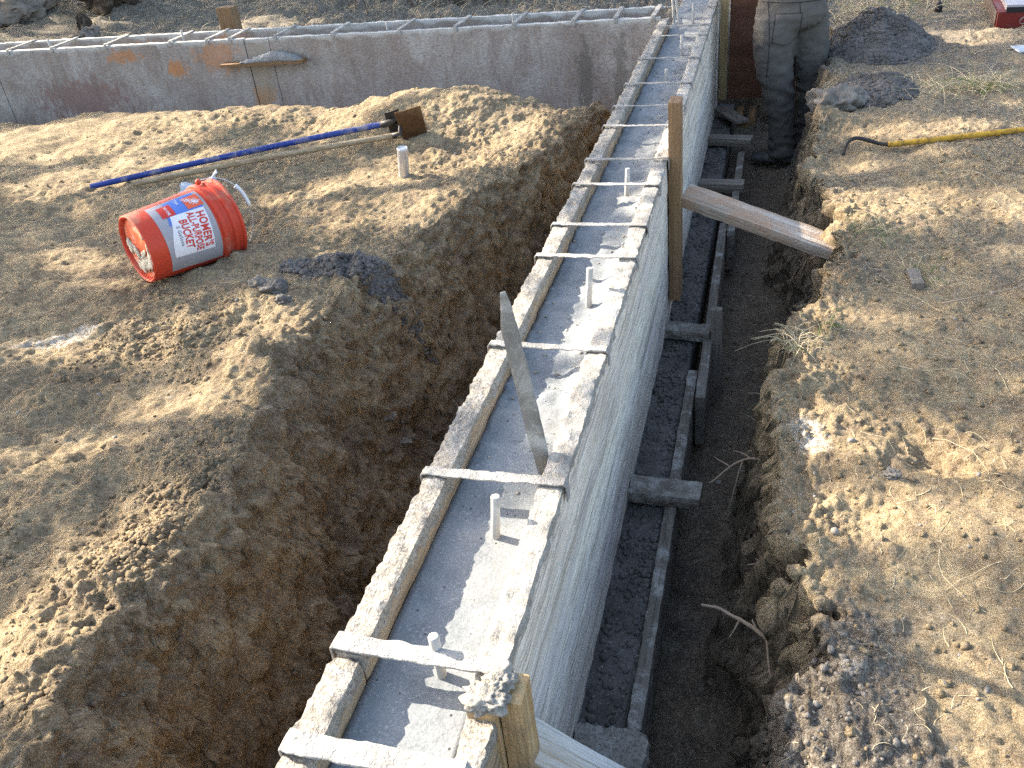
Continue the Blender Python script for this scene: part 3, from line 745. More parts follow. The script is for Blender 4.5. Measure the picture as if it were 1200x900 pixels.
o.matrix_world = Matrix.Translation((.192, 4.785, -.14)) @ face_up((0, 0, 1), (0, -1, 0)).to_4x4(); tag(o, 'yellow stud along the edge of the red-brown plywood panel', 'stud')

# ledge with a heap of concrete on the far panel, timber stub behind
plank('ledge_board', (-3.10, 4.305, -.148), (-2.48, 4.305, -.138), .075, .022, M['brown_wood'], 'narrow ledge board fixed to the far form panel', 'ledge', .0, (0, 0, 1))
Lx = np.linspace(-1, 1, 40); Lt = np.linspace(0, math.pi, 14)
V = []; 
for i, t in enumerate(Lx):
    h = .062*np.interp(t, [-1, -.6, -.3, .1, .5, .8, 1], [.02, .35, .6, 1, .85, .5, .02])
    for a_ in Lt: V.append((t*.235, -.036*math.cos(a_)*min(1, 3.2*(1-abs(t))**.5+.02), h*math.sin(a_)**.8))
V = np.array(V); V = V+.006*np.stack([fbm(V, 40, 3, .6, k) for k in (61., 62., 63.)], 1)*[[1, 1, 1]]
F = [(i*14+j, (i+1)*14+j, (i+1)*14+j+1, i*14+j+1) for i in range(39) for j in range(13)]+[(i*14+13, (i+1)*14+13, (i+1)*14, i*14) for i in range(39)]
F += [tuple(range(13, -1, -1)), tuple(39*14+j for j in range(14))]
tag(mesh('concrete_heap', V, F, M['conc_rough'], None, (-2.73, 4.303, -.133)), 'grey heap of spilled concrete lying on the ledge board', 'concrete heap')
plank('timber_stub', (-3.52, 5.2, -.45), (-3.52, 5.2, .065), .13, .10, M['brown_wood'], 'stub of brown timber standing behind the far wall', 'timber stub', .0, (0, -1, 0))

# ------------------------------------------------------------------ bucket
bk = empty('bucket', (-1.705, 1.325, -.06))
ax = Vector((.51, .86, -.03)).normalized()
ex = Vector((.80, -.51, .33)); ex = (ex-ax*ex.dot(ax)).normalized(); ey = ax.cross(ex)
bk.matrix_world = Matrix.Translation((-1.735, 1.335, hz(-1.62, 1.45)+.135)) @ Matrix((ex, ey, ax)).transposed().to_4x4()
tag(bk, 'orange-red plastic bucket lying on its side with a grey printed label', 'bucket')
H = .37
def rad(z): return .130+.021*z/H
prof = [(.0, .020), (.085, .020), (.116, .018), (.120, .004), (.126, 0), (.1305, .003), (rad(.02), .02), (rad(.10), .10), (rad(.20), .20), (rad(.282), .282),
        (rad(.284)+.008, .284), (rad(.29)+.010, .288), (rad(.30)+.0095, .300), (rad(.302)+.0025, .303), (rad(.32)+.002, .322), (rad(.325)+.009, .325), (rad(.33)+.010, .33), (rad(.337)+.009, .338), (rad(.34)+.0025, .341),
        (rad(.355)+.002, .358), (rad(.36)+.008, .361), (rad(.365)+.009, .366), (rad(.37)+.006, .3715), (rad(.37)-.001, .371), (rad(.36)-.003, .36), (rad(.2)-.003, .2), (rad(.03)-.003, .028), (.0, .026)]
S = 72
V = []; F = []
for r, z in prof:
    for j in range(S):
        a_ = j/S*2*math.pi; V.append((r*math.cos(a_), r*math.sin(a_), z))
V = np.array(V)
for i in range(len(prof)-1):
    for j in range(S):
        k = (j+1) % S; F.append((i*S+j, i*S+k, (i+1)*S+k, (i+1)*S+j))
body = mesh('body', V, F, M['bucket'], bk); autosmooth(body, 35)
# base: worn disc in the recess with dried mortar stuck along one side
V = [(0, 0, .0165)]; F = []
for k, r in enumerate((.04, .08, .113)):
    for j in range(48):
        a_ = j/48*2*math.pi; V.append((r*math.cos(a_), r*math.sin(a_), .0165+.002*math.sin(5*a_+k)*(r < .1)))
V = np.array(V)
for j in range(48): F.append((0, 1+(j+1) % 48, 1+j))
for k in range(2):
    for j in range(48):
        a_, b_ = 1+k*48+j, 1+k*48+(j+1) % 48; F.append((a_, b_, b_+48, a_+48))
mesh('base_disc', V, F, M['bucket_base'], bk)
mb = MB()
for a0, r0, s0, l0 in [(1.5, .062, .028, .05), (2.2, .082, .02, .03), (.8, .080, .020, .04), (-2.9, .085, .018, .03), (.2, .088, .014, .03), (-.4, .096, .010, .02), (2.8, .04, .014, .03), (1.1, .03, .012, .03)]:
    v, f = blob((0, 0, 0), (s0, l0, .006), 3, .5, 1.8, a0*3); c_, s_ = math.cos(a0), math.sin(a0)
    v = np.stack([v[:, 0]*c_-v[:, 1]*s_+r0*c_, v[:, 0]*s_+v[:, 1]*c_+r0*s_, v[:, 2]+.013], 1)
    rr = np.hypot(v[:, 0], v[:, 1]); k = np.minimum(1, .112/np.maximum(rr, 1e-6)); v[:, 0] *= k; v[:, 1] *= k
    mb.add(v, f)
mb.build('mortar_smear', M['mortar_smear'], bk)
def patch(name, mat, t0, t1, z0, z1, off, parent, nt=24, nz=6, warp=None):
    V = []; 
    for j in range(nz+1):
        for i in range(nt+1):
            u, w = i/nt, j/nz; th = t0+(t1-t0)*u; z = z0+(z1-z0)*w
            if warp: th, z = warp(u, w, th, z)
            r = rad(z)+off; V.append((r*math.cos(th), r*math.sin(th), z))
    F = [(j*(nt+1)+i, j*(nt+1)+i+1, (j+1)*(nt+1)+i+1, (j+1)*(nt+1)+i) for j in range(nz) for i in range(nt)]
    return mesh(name, V, F, mat, parent)
lab = patch('label', M['label_grey'], -1.15, 1.05, .068, .272, .0010, bk, 48, 8)
patch('blue_field', M['label_blue'], -1.10, -.30, .135, .255, .0018, lab, 24, 6, lambda u, w, t, z: (t, z-.03*u*(1-w)))
patch('white_panel', M['label_white'], -.52, .58, .105, .255, .0026, lab, 30, 8, lambda u, w, t, z: (t+.05*(w-.5), z+.02*(1-w)*math.cos(u*3.0+.4)-.014*w*u))
def lettering(txt, name, mat, th0, zc, wid, hgt, off, parent, roll=0., bold=.0, jig=0.):
    cu = bpy.data.curves.new(name, 'FONT'); cu.body = txt; cu.offset = bold; cu.resolution_u = 3
    cu.space_character = 1.05
    t = bpy.data.objects.new(name, cu); COL.objects.link(t); bpy.context.view_layer.update()
    me = bpy.data.meshes.new_from_object(t.evaluated_get(bpy.context.evaluated_depsgraph_get()))
    bpy.data.objects.remove(t)
    v = np.array([x.co for x in me.vertices]); f = [tuple(p.vertices) for p in me.polygons]; bpy.data.meshes.remove(me)
    lo, hi = v.min(0), v.max(0)
    x = ((v[:, 0]-lo[0])/(hi[0]-lo[0])-.5)*wid; y = ((v[:, 1]-lo[1])/(hi[1]-lo[1])-.5)*hgt
    if jig: y = y+jig*np.sin(x*150)
    c_, s_ = math.cos(roll), math.sin(roll); x, y = x*c_-y*s_, x*s_+y*c_
    z = zc+y; th = th0+x/rad(zc); r = rad(1)*0+np.array([rad(q) for q in z])+off
    return mesh(name, np.stack([r*np.cos(th), r*np.sin(th), z], 1), f, mat, parent, smooth=False)
lettering("HOMER'S", 'red_lettering', M['label_red'], .05, .226, .132, .034, .0036, lab, R(-5), .03, .0015)
lettering('ALL-PURPOSE', 'red_lettering', M['label_red'], .03, .190, .145, .030, .0036, lab, R(-5), .03, .0015)
lettering('BUCKET', 'red_lettering', M['label_red'], .03, .154, .105, .031, .0036, lab, R(-5), .03, .0015)
lettering('5 Gallons', 'small_lettering', M['ink'], .03, .127, .072, .013, .0036, lab, R(-5), .004)
logo = patch('logo_square', M['label_orange'], -.98, -.56, .200, .262, .0034, lab, 12, 6)
for txt, dy, wd in (('THE', .018, .026), ('HOME', .0, .046), ('DEPOT', -.018, .052)):
    lettering(txt, 'logo_lettering', M['label_white'], -.77+dy*1.2, .231+dy*.75, wd, .014, .0046, lab, R(38), .012)
patch('printed_pail', M['label_red'], -.95, -.55, .098, .150, .0032, lab, 12, 5, lambda u, w, t, z: (t, z))
lettering('THE HOME', 'logo_lettering', M['label_white'], -.75, .128, .045, .011, .0042, lab, 0, .008)
lettering('The', 'small_lettering', M['label_white'], -.93, .178, .03, .014, .0042, lab, R(10), .006)
# bail with white grip, ears
hb = []
u_ = Vector((math.cos(-1.35), math.sin(-1.35), 0)); w_ = Vector((math.cos(.1), math.sin(.1), 0))
for i in range(33):
    a_ = i/32*math.pi; s_ = math.sin(a_)
    q = u_*(.168*math.cos(a_))+Vector((0, 0, 1))*(.312+.165*s_**.8)+w_*(.02*s_)
    hb.append(tuple(q))
MBh = MB().tube(hb, .0021, 8); bail = MBh.build('handle', M['wire'], bk)
MB().tube(hb[9:16], .009, 12).build('grip', M['grip'], bail)
for sg in (1, -1):
    v, f = blob((u_.x*.163*sg, u_.y*.163*sg, .312), (.012, .012, .012), 2, .05, 1, 1.); mesh('ear', v, f, M['bucket'], bk)

# ------------------------------------------------------------------ tools on the pad
def hoe(name, a, b, r, mat, plate, pmat, label, cat):
    root = empty(name, a); a, b = np.array(a), np.array(b)
    n = 24; P = np.array([a+(b-a)*t for t in np.linspace(0, 1, n)]); P[:, 2] += .006*np.sin(np.linspace(0, math.pi, n))
    v, f = sweep(P-a, r, 14); h = mesh('handle', v, f, mat, root); autosmooth(h)
    h.data.attributes.new('crust', 'FLOAT', 'POINT')
    c0, c1, c2, c3 = [np.array(q)-a for q in plate]     # bottom left, bottom right, top right, top left
    nn = np.cross(c1-c0, c3-c0); nn /= np.linalg.norm(nn); V = []; m = 14
    for s in (-.0018, .0018):
        for j in range(m+1):
            for i in range(m+1):
                u, w = i/m, j/m; p = (c0*(1-u)+c1*u)*(1-w)+(c3*(1-u)+c2*u)*w
                V.append(p+nn*(s+.006*math.sin(u*math.pi)*math.sin(w*2)))
    q = (m+1)**2; F = []
    for k in (0, 1):
        for j in range(m):
            for i in range(m):
                t = (k*q+j*(m+1)+i, k*q+j*(m+1)+i+1, k*q+(j+1)*(m+1)+i+1, k*q+(j+1)*(m+1)+i); F.append(t if k else t[::-1])
    edge = [i for i in range(m)]+[j*(m+1)+m for j in range(m)]+[m*(m+1)+i for i in range(m, 0, -1)]+[j*(m+1) for j in range(m, 0, -1)]
    for k in range(len(edge)):
        e0, e1 = edge[k], edge[(k+1) % len(edge)]; F.append((e0, e1, e1+q, e0+q))
    V = np.array(V); V = V+.0012*np.stack([fbm(V, 25, 2, .5, k) for k in (71., 72., 73.)], 1)
    mesh('blade', V, F, pmat, root, smooth=False)
    mid = (c0+c1+c2+c3)/4
    v, f = sweep([b-a-(b-a)*.03, b-a, (b-a)*.7+mid*.3+np.array([.01, .004, .02]), mid+nn*.004], [r*1.12, r*1.12, .008, .007], 10); mesh('ferrule', v, f, M['dark_steel'], root)
    return tag(root, label, cat)
za = hz(-2.7, 2.35); zb = hz(-1.25, 2.78)
hoe('hoe', (-2.76, 2.36, za+.022), (-1.285, 2.80, zb+.085), .0145, M['blue'], [(-1.225, 2.80, zb-.012), (-1.125, 2.872, zb-.008), (-1.135, 2.852, zb+.150), (-1.24, 2.772, zb+.142)], M['rust_plate'], 'blue-handled hoe lying on the dirt, its rusty square blade standing up', 'hoe')
hoe('hoe', (-2.47, 2.31, hz(-2.47, 2.31)+.016), (-1.225, 2.765, zb+.038), .0135, M['ash'], [(-1.315, 2.855, zb+.01), (-1.235, 2.84, zb+.02), (-1.235, 2.815, zb+.15), (-1.305, 2.80, zb+.135)], M['dark_steel'], 'wooden-handled hoe with a dark blade lying behind the bucket', 'hoe')
# small silvery can standing on the pad
r_, h_ = .024, .138
prof = [(.0, .0), (r_*.93, 0), (r_, .004), (r_, h_-.012), (r_*1.02, h_-.010), (r_*1.02, h_-.003), (r_*.92, h_), (r_*.86, h_-.004), (0, h_-.005)]
V = []; F = []
for r0, z in prof:
    for j in range(28): a_ = j/28*2*math.pi; V.append((r0*math.cos(a_), r0*math.sin(a_), z))
for i in range(len(prof)-1):
    for j in range(28): k = (j+1) % 28; F.append((i*28+j, i*28+k, (i+1)*28+k, (i+1)*28+j))
cx, cy = -1.058, 2.343
o = autosmooth(mesh('can', np.array(V), F, M['silver'], None, (cx, cy, hz(cx, cy)-.006), (R(2), R(7), 0))); tag(o, 'slim silvery can standing upright on the dirt below the hoe blade', 'can')
# pale scrap behind the bucket
m = 16; A, B = np.meshgrid(np.linspace(-1, 1, m), np.linspace(-1, 1, m), indexing='ij')
P = np.stack([A.ravel()*.085, B.ravel()*.05, np.zeros(m*m)], 1)
P[:, 2] = .03+.022*fbm(P, 22, 3, .5, 81.)+.035*A.ravel()**2
i = np.arange(m*m).reshape(m, m); F = [tuple(q) for q in np.stack([i[:-1, :-1].ravel(), i[1:, :-1].ravel(), i[1:, 1:].ravel(), i[:-1, 1:].ravel()], 1).tolist()]
o = mesh('plastic_scrap', P, F, M['plastic_scrap'], None, (-1.89, 2.05, hz(-1.9, 2.06)+.05), (R(15), R(-12), R(20)))
sm = o.modifiers.new('thick', 'SOLIDIFY'); sm.thickness = .003
tag(o, 'crumpled pale plastic scrap between bucket and blue handle', 'scrap')

# ------------------------------------------------------------------ right bank things
root = empty('hook_bar', (.88, 2.98, -.28)); tag(root, 'yellow-painted steel bar with a dark hooked end lying on the right bank', 'hook bar')
o0 = np.array([.88, 2.98, -.28])
zz = lambda x, y: hz(x, y)
p0 = np.array([1.02, 2.97, zz(1.02, 2.97)+.022]); p1 = np.array([1.78, 3.06, zz(1.78, 3.06)+.022])
P = np.array([p0+(p1-p0)*t for t in np.linspace(0, 1, 60)])
v, f = sweep(P-o0, .0125+.0012*np.sin(np.arange(60)*2.2), 12); v = v+.0012*np.stack([fbm(v, 60, 2, .5, k) for k in (1., 2., 3.)], 1); mesh('bar', v, f, M['yellow_paint'], root)
hk = [p0+[.03, .004, 0], p0+[-.03, -.003, .004], p0+[-.09, -.004, .026], p0+[-.135, .0, .036], p0+[-.165, -.008, .028], p0+[-.182, -.025, .005], p0+[-.188, -.045, -.028]]
t = np.linspace(0, 6, 30); hk = np.array(hk); P = np.stack([np.interp(t, range(7), hk[:, k]) for k in range(3)], 1)
for _ in range(3): P[1:-1] = (P[:-2]+P[1:-1]*2+P[2:])/4
v, f = sweep(P-o0, .0085, 10); mesh('hook', v, f, M['dark_steel'], root)
# toolbox at the right edge
tb = empty('toolbox', (2.05, 5.3, zz(1.9, 5.1))); tag(tb, 'dark red metal toolbox with a dusty lid at the right edge of the photo', 'toolbox')
tb.rotation_euler = (0, 0, R(-4)); tb.location = (2.07, 5.30, zz(1.95, 5.1)-.01)
o = board('body', .54, .72, .095, (0, 0, .0475), (0, 0, 0), M['tool_red'], .02, 0, .001, parent=tb)
board('side_plate', .006, .66, .085, (-.2745, 0, .047), (0, 0, 0), M['tool_side'], .02, 0, .001, parent=tb)
o = board('lid', .50, .70, .035, (.02, 0.0, .1135), (0, 0, 0), M['tool_lid'], .02, 0, .0015, parent=tb)
board('lid_trim', .50, .012, .03, (.02, -.357, .104), (0, 0, 0), M['black'], .02, 0, .001, parent=tb)
cu = bpy.data.curves.new('scrawl', 'FONT'); cu.body = 'CH'; cu.size = .065; cu.shear = .35; cu.offset = -.004
t_ = bpy.data.objects.new('scrawl', cu); COL.objects.link(t_); bpy.context.view_layer.update()
me = bpy.data.meshes.new_from_object(t_.evaluated_get(bpy.context.evaluated_depsgraph_get())); bpy.data.objects.remove(t_)
v = np.array([x.co for x in me.vertices]); f = [tuple(p.vertices) for p in me.polygons]
mesh('chalk_scrawl', np.stack([v[:, 0]-.16, np.full(len(v), -.3635), v[:, 1]+.022], 1), f, M['white_ink'], tb, smooth=False)
# small pale metal square, thin rod with black foot, wood block
v, f = grid_box(.12, .10, .006, .02); o = mesh('metal_plate', v, f, M['silver'], None, (1.835, 4.42, zz(1.835, 4.42)+.008), (R(6), R(2), R(18))); tag(o, 'small pale metal plate lying at the right edge below the toolbox', 'metal plate')
root = empty('tripod_leg', (1.52, 5.48, zz(1.52, 5.48))); tag(root, 'thin grey rod with a black foot standing at the top edge, left of the toolbox', 'rod')
v, f = sweep([(0, 0, .03), (.0, .02, .5), (0, .04, 1.05)], .009, 10); mesh('rod', v, f, M['silver'], root)
v, f = sweep([(0, 0, -.01), (0, 0, .012), (0, 0, .03), (0, 0, .055)], [.024, .024, .022, .013], 14); mesh('foot', v, f, M['black'], root)
plank('wood_offcut', (1.005, 1.60, hz(1.005, 1.60)+.010), (1.0, 1.705, hz(1.0, 1.705)+.012), .04, .024, M['gray_wood'], 'small weathered offcut lying alone on the right bank', 'wood offcut')
# red cup behind the far wall
prof = [(.0, 0), (.03, 0), (.042, .11), (.044, .112), (.04, .11), (.028, .004), (0, .004)]; V = []; F = []
for r0, z in prof:
    for j in range(24): a_ = j/24*2*math.pi; V.append((r0*math.cos(a_), r0*math.sin(a_), z))
for i in range(len(prof)-1):
    for j in range(24): k = (j+1) % 24; F.append((i*24+j, i*24+k, (i+1)*24+k, (i+1)*24+j))
o = mesh('cup', np.array(V)*1.2, F, M['red_cup'], None, (-.74, 4.80, .0), (R(80), 0, R(60))); o.location = (-.80, 5.35, hz(-.80, 5.35)+.05); o.scale = (1.5,)*3; tag(o, 'red plastic cup lying behind the far wall', 'cup')

# gravel mounds
def mound(cx, cy, sx, sy, h, n, label, cat='gravel pile', smin=.006, smax=.014, name='gravel_pile'):
    A, B = np.meshgrid(np.linspace(0, 1, 16), np.arange(48)/48*2*math.pi, indexing='ij')
    X = cx+A.ravel()*sx*1.15*np.cos(B.ravel()); Y = cy+A.ravel()*sy*1.15*np.sin(B.ravel())
    P = np.stack([X, Y, np.zeros(X.size)], 1); sh = np.clip(1-A.ravel()**1.7, 0, 1)*(1+.35*fbm(P, 7, 3, .5, cx))
    Zb = hz(X, Y); Z = Zb+h*sh-.018*(A.ravel() > .9)+.008*fbm(P, 25, 3, .6, 5.)
    i = np.arange(X.size).reshape(A.shape); j = np.roll(i, -1, 1)
    F = np.stack([i[:-1].ravel(), i[1:].ravel(), j[1:].ravel(), j[:-1].ravel()], 1)
    o = mesh(name, np.stack([X, Y, Z], 1), F, M['gravel'])
    r = np.sqrt(rng.uniform(0, 1, n))*1.05; a = rng.uniform(0, 2*math.pi, n)
    x = cx+r*sx*1.1*np.cos(a); y = cy+r*sy*1.1*np.sin(a); Q = np.stack([x, y, 0*x], 1)
    z = hz(x, y)+h*np.clip(1-np.minimum(r, 1)**1.7, 0, 1)*(1+.35*fbm(Q, 7, 3, .5, cx))+.002
    g = scatter_blobs('pebbles', np.stack([x, y, z], 1), rng.uniform(smin, smax, n)*rng.choice([.8, 1, 1.5], n, p=[.5, .4, .1]), M['gravel'], 1, .35, .75, o); tag(g, kind='stuff')
    return tag(o, label, cat)
mound(1.10, 4.75, .27, .42, .13, 5200, 'larger dark gravel pile beside the man, farther up the right bank')
mound(1.03, 3.80, .17, .24, .07, 2400, 'smaller dark gravel pile above the yellow bar on the right bank')
mound(-.93, 1.42, .24, .06, .022, 1500, 'low streak of dark gravel on the left pad, right of the bucket', smin=.004, smax=.011)
# lumps of concrete spill
for k, (x, y, s, lb) in enumerate([(.80, 3.55, .11, 'rounded grey-brown lump at the edge of the smaller gravel pile'), (.90, 3.62, .085, 'flat grey concrete lump between the trench edge and the smaller gravel pile'),
                                   (-1.20, 1.25, .035, 'grey concrete lump at the left end of the gravel streak'), (-1.13, 1.235, .045, 'knobbly dark concrete lump beside the gravel streak'), (-1.07, 1.17, .03, 'small dark concrete lump below the gravel streak'),
                                   (-.72, 1.09, .024, 'knobbly lump of earth on the edge of the left trench'), (-.685, 1.10, .02, 'smaller earth lump beside the knobbly one on the left trench edge'), (.845, .60, .02, 'single brown pebble-like lump in the sunlit patch of the right bank')]):
    v, f = blob((0, 0, 0), (s, s*.85, s*.6), 4, .5, 1.7, k*2.3+.7)
    o = mesh('concrete_lump', v, f, M['spoil'] if k not in (3, 4) else M['gravel'], None, (x, y, hz(x, y)+s*.2)); tag(o, lb, 'lump', 'lumps on the soil')

# ------------------------------------------------------------------ person
def lofts(parts, voxel, smooth_it, name, mat, parent, wrinkle=None):
    """tapered limbs (centre, u, v radii) fused into one continuous surface"""
    mb = MB()
    for path, rr in parts:
        P = np.array(path, float); n = len(P); t = np.linspace(0, n-1, (n-1)*5+1)
        Q = np.stack([np.interp(t, range(n), P[:, k]) for k in range(3)], 1); Rr = np.array([np.interp(t, range(n), np.array(rr)[:, k]) for k in range(2)]).T
        for _ in range(2):
            Q[1:-1] = (Q[:-2]+2*Q[1:-1]+Q[2:])/4; Rr[1:-1] = (Rr[:-2]+2*Rr[1:-1]+Rr[2:])/4
        mb.add(*sweep(Q, Rr, 20))
    o = mb.build(name, mat, parent)
    r = o.modifiers.new('fuse', 'REMESH'); r.mode = 'VOXEL'; r.voxel_size = voxel
    s = o.modifiers.new('soft', 'SMOOTH'); s.iterations = smooth_it; s.factor = .5
    bpy.context.view_layer.update()
    me = bpy.data.meshes.new_from_object(o.evaluated_get(bpy.context.evaluated_depsgraph_get()))
    o.modifiers.clear(); old = o.data; o.data = me; bpy.data.meshes.remove(old)
    if wrinkle:
        v = np.zeros(len(me.vertices)*3, np.float32); me.vertices.foreach_get('co', v); v = v.reshape(-1, 3).astype(float)
        nn = np.zeros(len(me.vertices)*3, np.float32); me.vertices.foreach_get('normal', nn); nn = nn.reshape(-1, 3)
        v = v+nn*wrinkle(v)[:, None]; me.vertices.foreach_set('co', v.astype(np.float32).ravel()); me.update()
    me.polygons.foreach_set('use_smooth', np.ones(len(me.polygons), bool))
    if not me.materials: me.materials.append(mat)
    return o
fz = float(hz(.58, 4.42))
man = empty('person', (.58, 4.45, fz)); tag(man, 'person in baggy charcoal trousers standing in the trench, turned away to the left', 'person')
ML = lambda L: [(x-.58, y-4.45, z-fz) for x, y, z in L]
F_ = np.array([-.6, .8, 0.])   # facing
def folds(v):
    k = .0075*-np.abs(fbm(v*[1, 1, 2.4]+.3*v[:, [2, 2, 0]], 6.5, 3, .5, 91.))+.006*fbm(v*[1, 1, 2.2], 17, 3, .5, 92.)
    low = 1-sstep(.10, .26, v[:, 2])
    k = k+low*.006*np.sin(v[:, 2]*95+3*fbm(v, 6, 2, .5, 93.))
    kn = np.exp(-((v[:, 2]-.46)/.10)**2)
    return k+kn*.006*np.sin(v[:, 2]*70+v[:, 0]*40+3*fbm(v, 5, 2, .5, 94.))
g0 = fz
lofts([(ML([(.585, 4.45, .075), (.585, 4.45, .0), (.585, 4.44, -.05), (.59, 4.45, -.09)]), [(.185, .135), (.20, .15), (.205, .15), (.17, .12)]),
       (ML([(.50, 4.40, -.03), (.495, 4.39, -.14), (.505, 4.385, -.32), (.545, 4.39, -.48), (.565, 4.40, -.64), (.578, 4.40, g0+.13), (.585, 4.40, g0+.055)]), [(.115, .13), (.122, .132), (.106, .115), (.088, .095), (.080, .086), (.082, .088), (.096, .094)]),
       (ML([(.675, 4.49, -.03), (.69, 4.50, -.14), (.715, 4.53, -.32), (.725, 4.57, -.48), (.72, 4.60, -.64), (.71, 4.62, g0+.13), (.71, 4.62, g0+.055)]), [(.108, .12), (.108, .12), (.096, .11), (.084, .09), (.08, .085), (.08, .086), (.092, .092)])],
      .012, 4, 'trousers', M['jean'], man, folds)
from mathutils.bvhtree import BVHTree
trou = [o for o in man.children if o.name.startswith('trousers')][0]
bvh = BVHTree.FromPolygons([v.co.copy() for v in trou.data.vertices], [tuple(p.vertices) for p in trou.data.polygons])
def on_cloth(x, z, off):
    h = bvh.ray_cast(Vector((x-.58, -1.5, z-fz)), Vector((0, 1, 0)))
    return (h[0]+h[1]*off if h[0] is not None else Vector((x-.58, -.15, z-fz)))
m = 14; V = []
for j in range(m+1):
    for i in range(m+1):
        u, w_ = i/m-.5, j/m-.5
        x = .565+u*.145+.012*w_; z = -.075+w_*.145-(.022*(1-abs(u)*2)*(.5-w_))
        e = max(abs(u), abs(w_))*2
        V.append(on_cloth(x, z, .0045*(1-e**8)+.0005))
F = [(j*(m+1)+i, j*(m+1)+i+1, (j+1)*(m+1)+i+1, (j+1)*(m+1)+i) for j in range(m) for i in range(m)]
mesh('back_pocket', np.array([tuple(q) for q in V]), F, M['jean'], man)
ed_ = [i for i in range(m)]+[j*(m+1)+m for j in range(m)]+[m*(m+1)+i for i in range(m, 0, -1)]+[j*(m+1) for j in range(m, -1, -1)]
M['seam'] = plain('dark_seam', (.03, .027, .025), .9, 0, .1, 30)
mesh('pocket_seam', *sweep([tuple(V[k]) for k in ed_], .0022, 6), M['seam'], man)
def seam(x0, z0, x1, z1, n=26):
    P = [tuple(on_cloth(x0+(x1-x0)*t+.012*math.sin(3*t), z0+(z1-z0)*t, .001)) for t in np.linspace(0, 1, n)]
    mesh('seam', *sweep(P, .0022, 6), M['seam'], man)
seam(.455, .06, .465, -.35); seam(.41, .055, .79, .05, 20); seam(.625, .05, .615, -.12, 12)
# shoes
def shoe(hx, hy, d, nm):
    d = np.array(d)/np.linalg.norm(d); n = np.array([-d[1], d[0]]); z = float(hz(hx, hy))
    rings = [(-.045, .028, .05, .045), (-.02, .038, .075, .05), (.04, .040, .095, .05), (.10, .042, .085, .046), (.16, .049, .062, .036), (.21, .050, .050, .028), (.245, .040, .042, .022), (.262, .018, .03, .018)]
    V = []; S = 20
    for t, w, top, mid in rings:
        for j in range(S):
            a = j/S*2*math.pi; ca, sa = math.cos(a), math.sin(a)
            u = w*np.sign(ca)*abs(ca)**.7; h = (top-.0)*(.5+.5*np.sign(sa)*abs(sa)**.75)
            V.append((hx+d[0]*t+n[0]*u-.58, hy+d[1]*t+n[1]*u-4.45, z+h-.006-fz))
    F = [(i*S+j, i*S+(j+1) % S, (i+1)*S+(j+1) % S, (i+1)*S+j) for i in range(len(rings)-1) for j in range(S)]+[tuple(range(S-1, -1, -1)), tuple((len(rings)-1)*S+j for j in range(S))]
    return mesh(nm, np.array(V), F, M['boot'], man)
shoe(.655, 4.375, (-.9, .18), 'shoe'); shoe(.72, 4.62, (-.55, .8), 'shoe')
# body (mostly above the frame), shirt, hair
sh = .075
def fingers(w, d, up):
    out = []; d = np.array(d)/np.linalg.norm(d); s = np.cross(d, up); s /= np.linalg.norm(s); up = np.array(up)
    for k, (o_, L) in enumerate([(-.030, .068), (-.010, .078), (.011, .072), (.030, .056)]):
        b = np.array(w)+d*.085+s*o_
        out.append(([tuple(np.array(w)+d*.03+s*o_*.6), tuple(b), tuple(b+d*L*.5-up*.008), tuple(b+d*L*.85-up*.028)], [(.011, .011), (.0095, .0095), (.009, .009), (.007, .007)]))
    b = np.array(w)+d*.025-s*.035
    out.append(([tuple(np.array(w)+d*.01-s*.012), tuple(b), tuple(b+d*.035-s*.018-up*.012), tuple(b+d*.06-s*.02-up*.025)], [(.014, .013), (.0125, .012), (.011, .010), (.0085, .008)]))
    return out
c3 = np.array([.575, 4.47, 0.])
def rel(p): return (p[0]-.58, p[1]-4.45, p[2]-fz)
sl, sr = c3+[-.15, -.10, .50], c3+[.16, .11, .50]
arms = []
for s0, el, wr in [(sl, np.array([.33, 4.52, .24]), np.array([.27, 4.74, .22])), (sr, np.array([.74, 4.72, .24]), np.array([.55, 4.88, .20]))]:
    arms.append(([rel(s0+[0, 0, -.01]), rel(s0*.5+el*.5), rel(el), rel(el*.5+wr*.5), rel(wr)], [(.055, .055), (.048, .048), (.04, .04), (.038, .038), (.029, .027)]))
    d = (wr-el)/np.linalg.norm(wr-el)
    arms.append(([rel(wr-d*.01), rel(wr+d*.03), rel(wr+d*.085)], [(.028, .024), (.040, .020), (.036, .014)]))
    for P_, r_ in fingers(wr, d, (0, 0, 1)): arms.append(([rel(q) for q in P_], r_))
hd = c3+F_*.05+[0, 0, .68]
head = [([rel(c3+F_*.01+[0, 0, .47]), rel(c3+F_*.03+[0, 0, .56]), rel(hd+[0, 0, -.05])], [(.062, .062), (.056, .056), (.058, .058)]),
        ([rel(hd+F_*.015+[0, 0, -.125]), rel(hd+F_*.012+[0, 0, -.09]), rel(hd+[0, 0, -.02]), rel(hd+F_*-.004+[0, 0, .05]), rel(hd+F_*-.006+[0, 0, .10]), rel(hd+F_*-.006+[0, 0, .122])], [(.035, .04), (.058, .07), (.074, .088), (.077, .095), (.055, .07), (.015, .02)]),
        ([rel(hd+F_*.085+[0, 0, .02]), rel(hd+F_*.108+[0, 0, -.02]), rel(hd+F_*.085+[0, 0, -.03])], [(.008, .01), (.013, .014), (.012, .01)]),
        ([rel(hd+[-.062, -.045, .02]), rel(hd+[-.064, -.048, -.005]), rel(hd+[-.060, -.044, -.03])], [(.010, .018), (.012, .022), (.008, .012)]),
        ([rel(hd+[.062, .045, .02]), rel(hd+[.064, .048, -.005]), rel(hd+[.060, .044, -.03])], [(.010, .018), (.012, .022), (.008, .012)])]
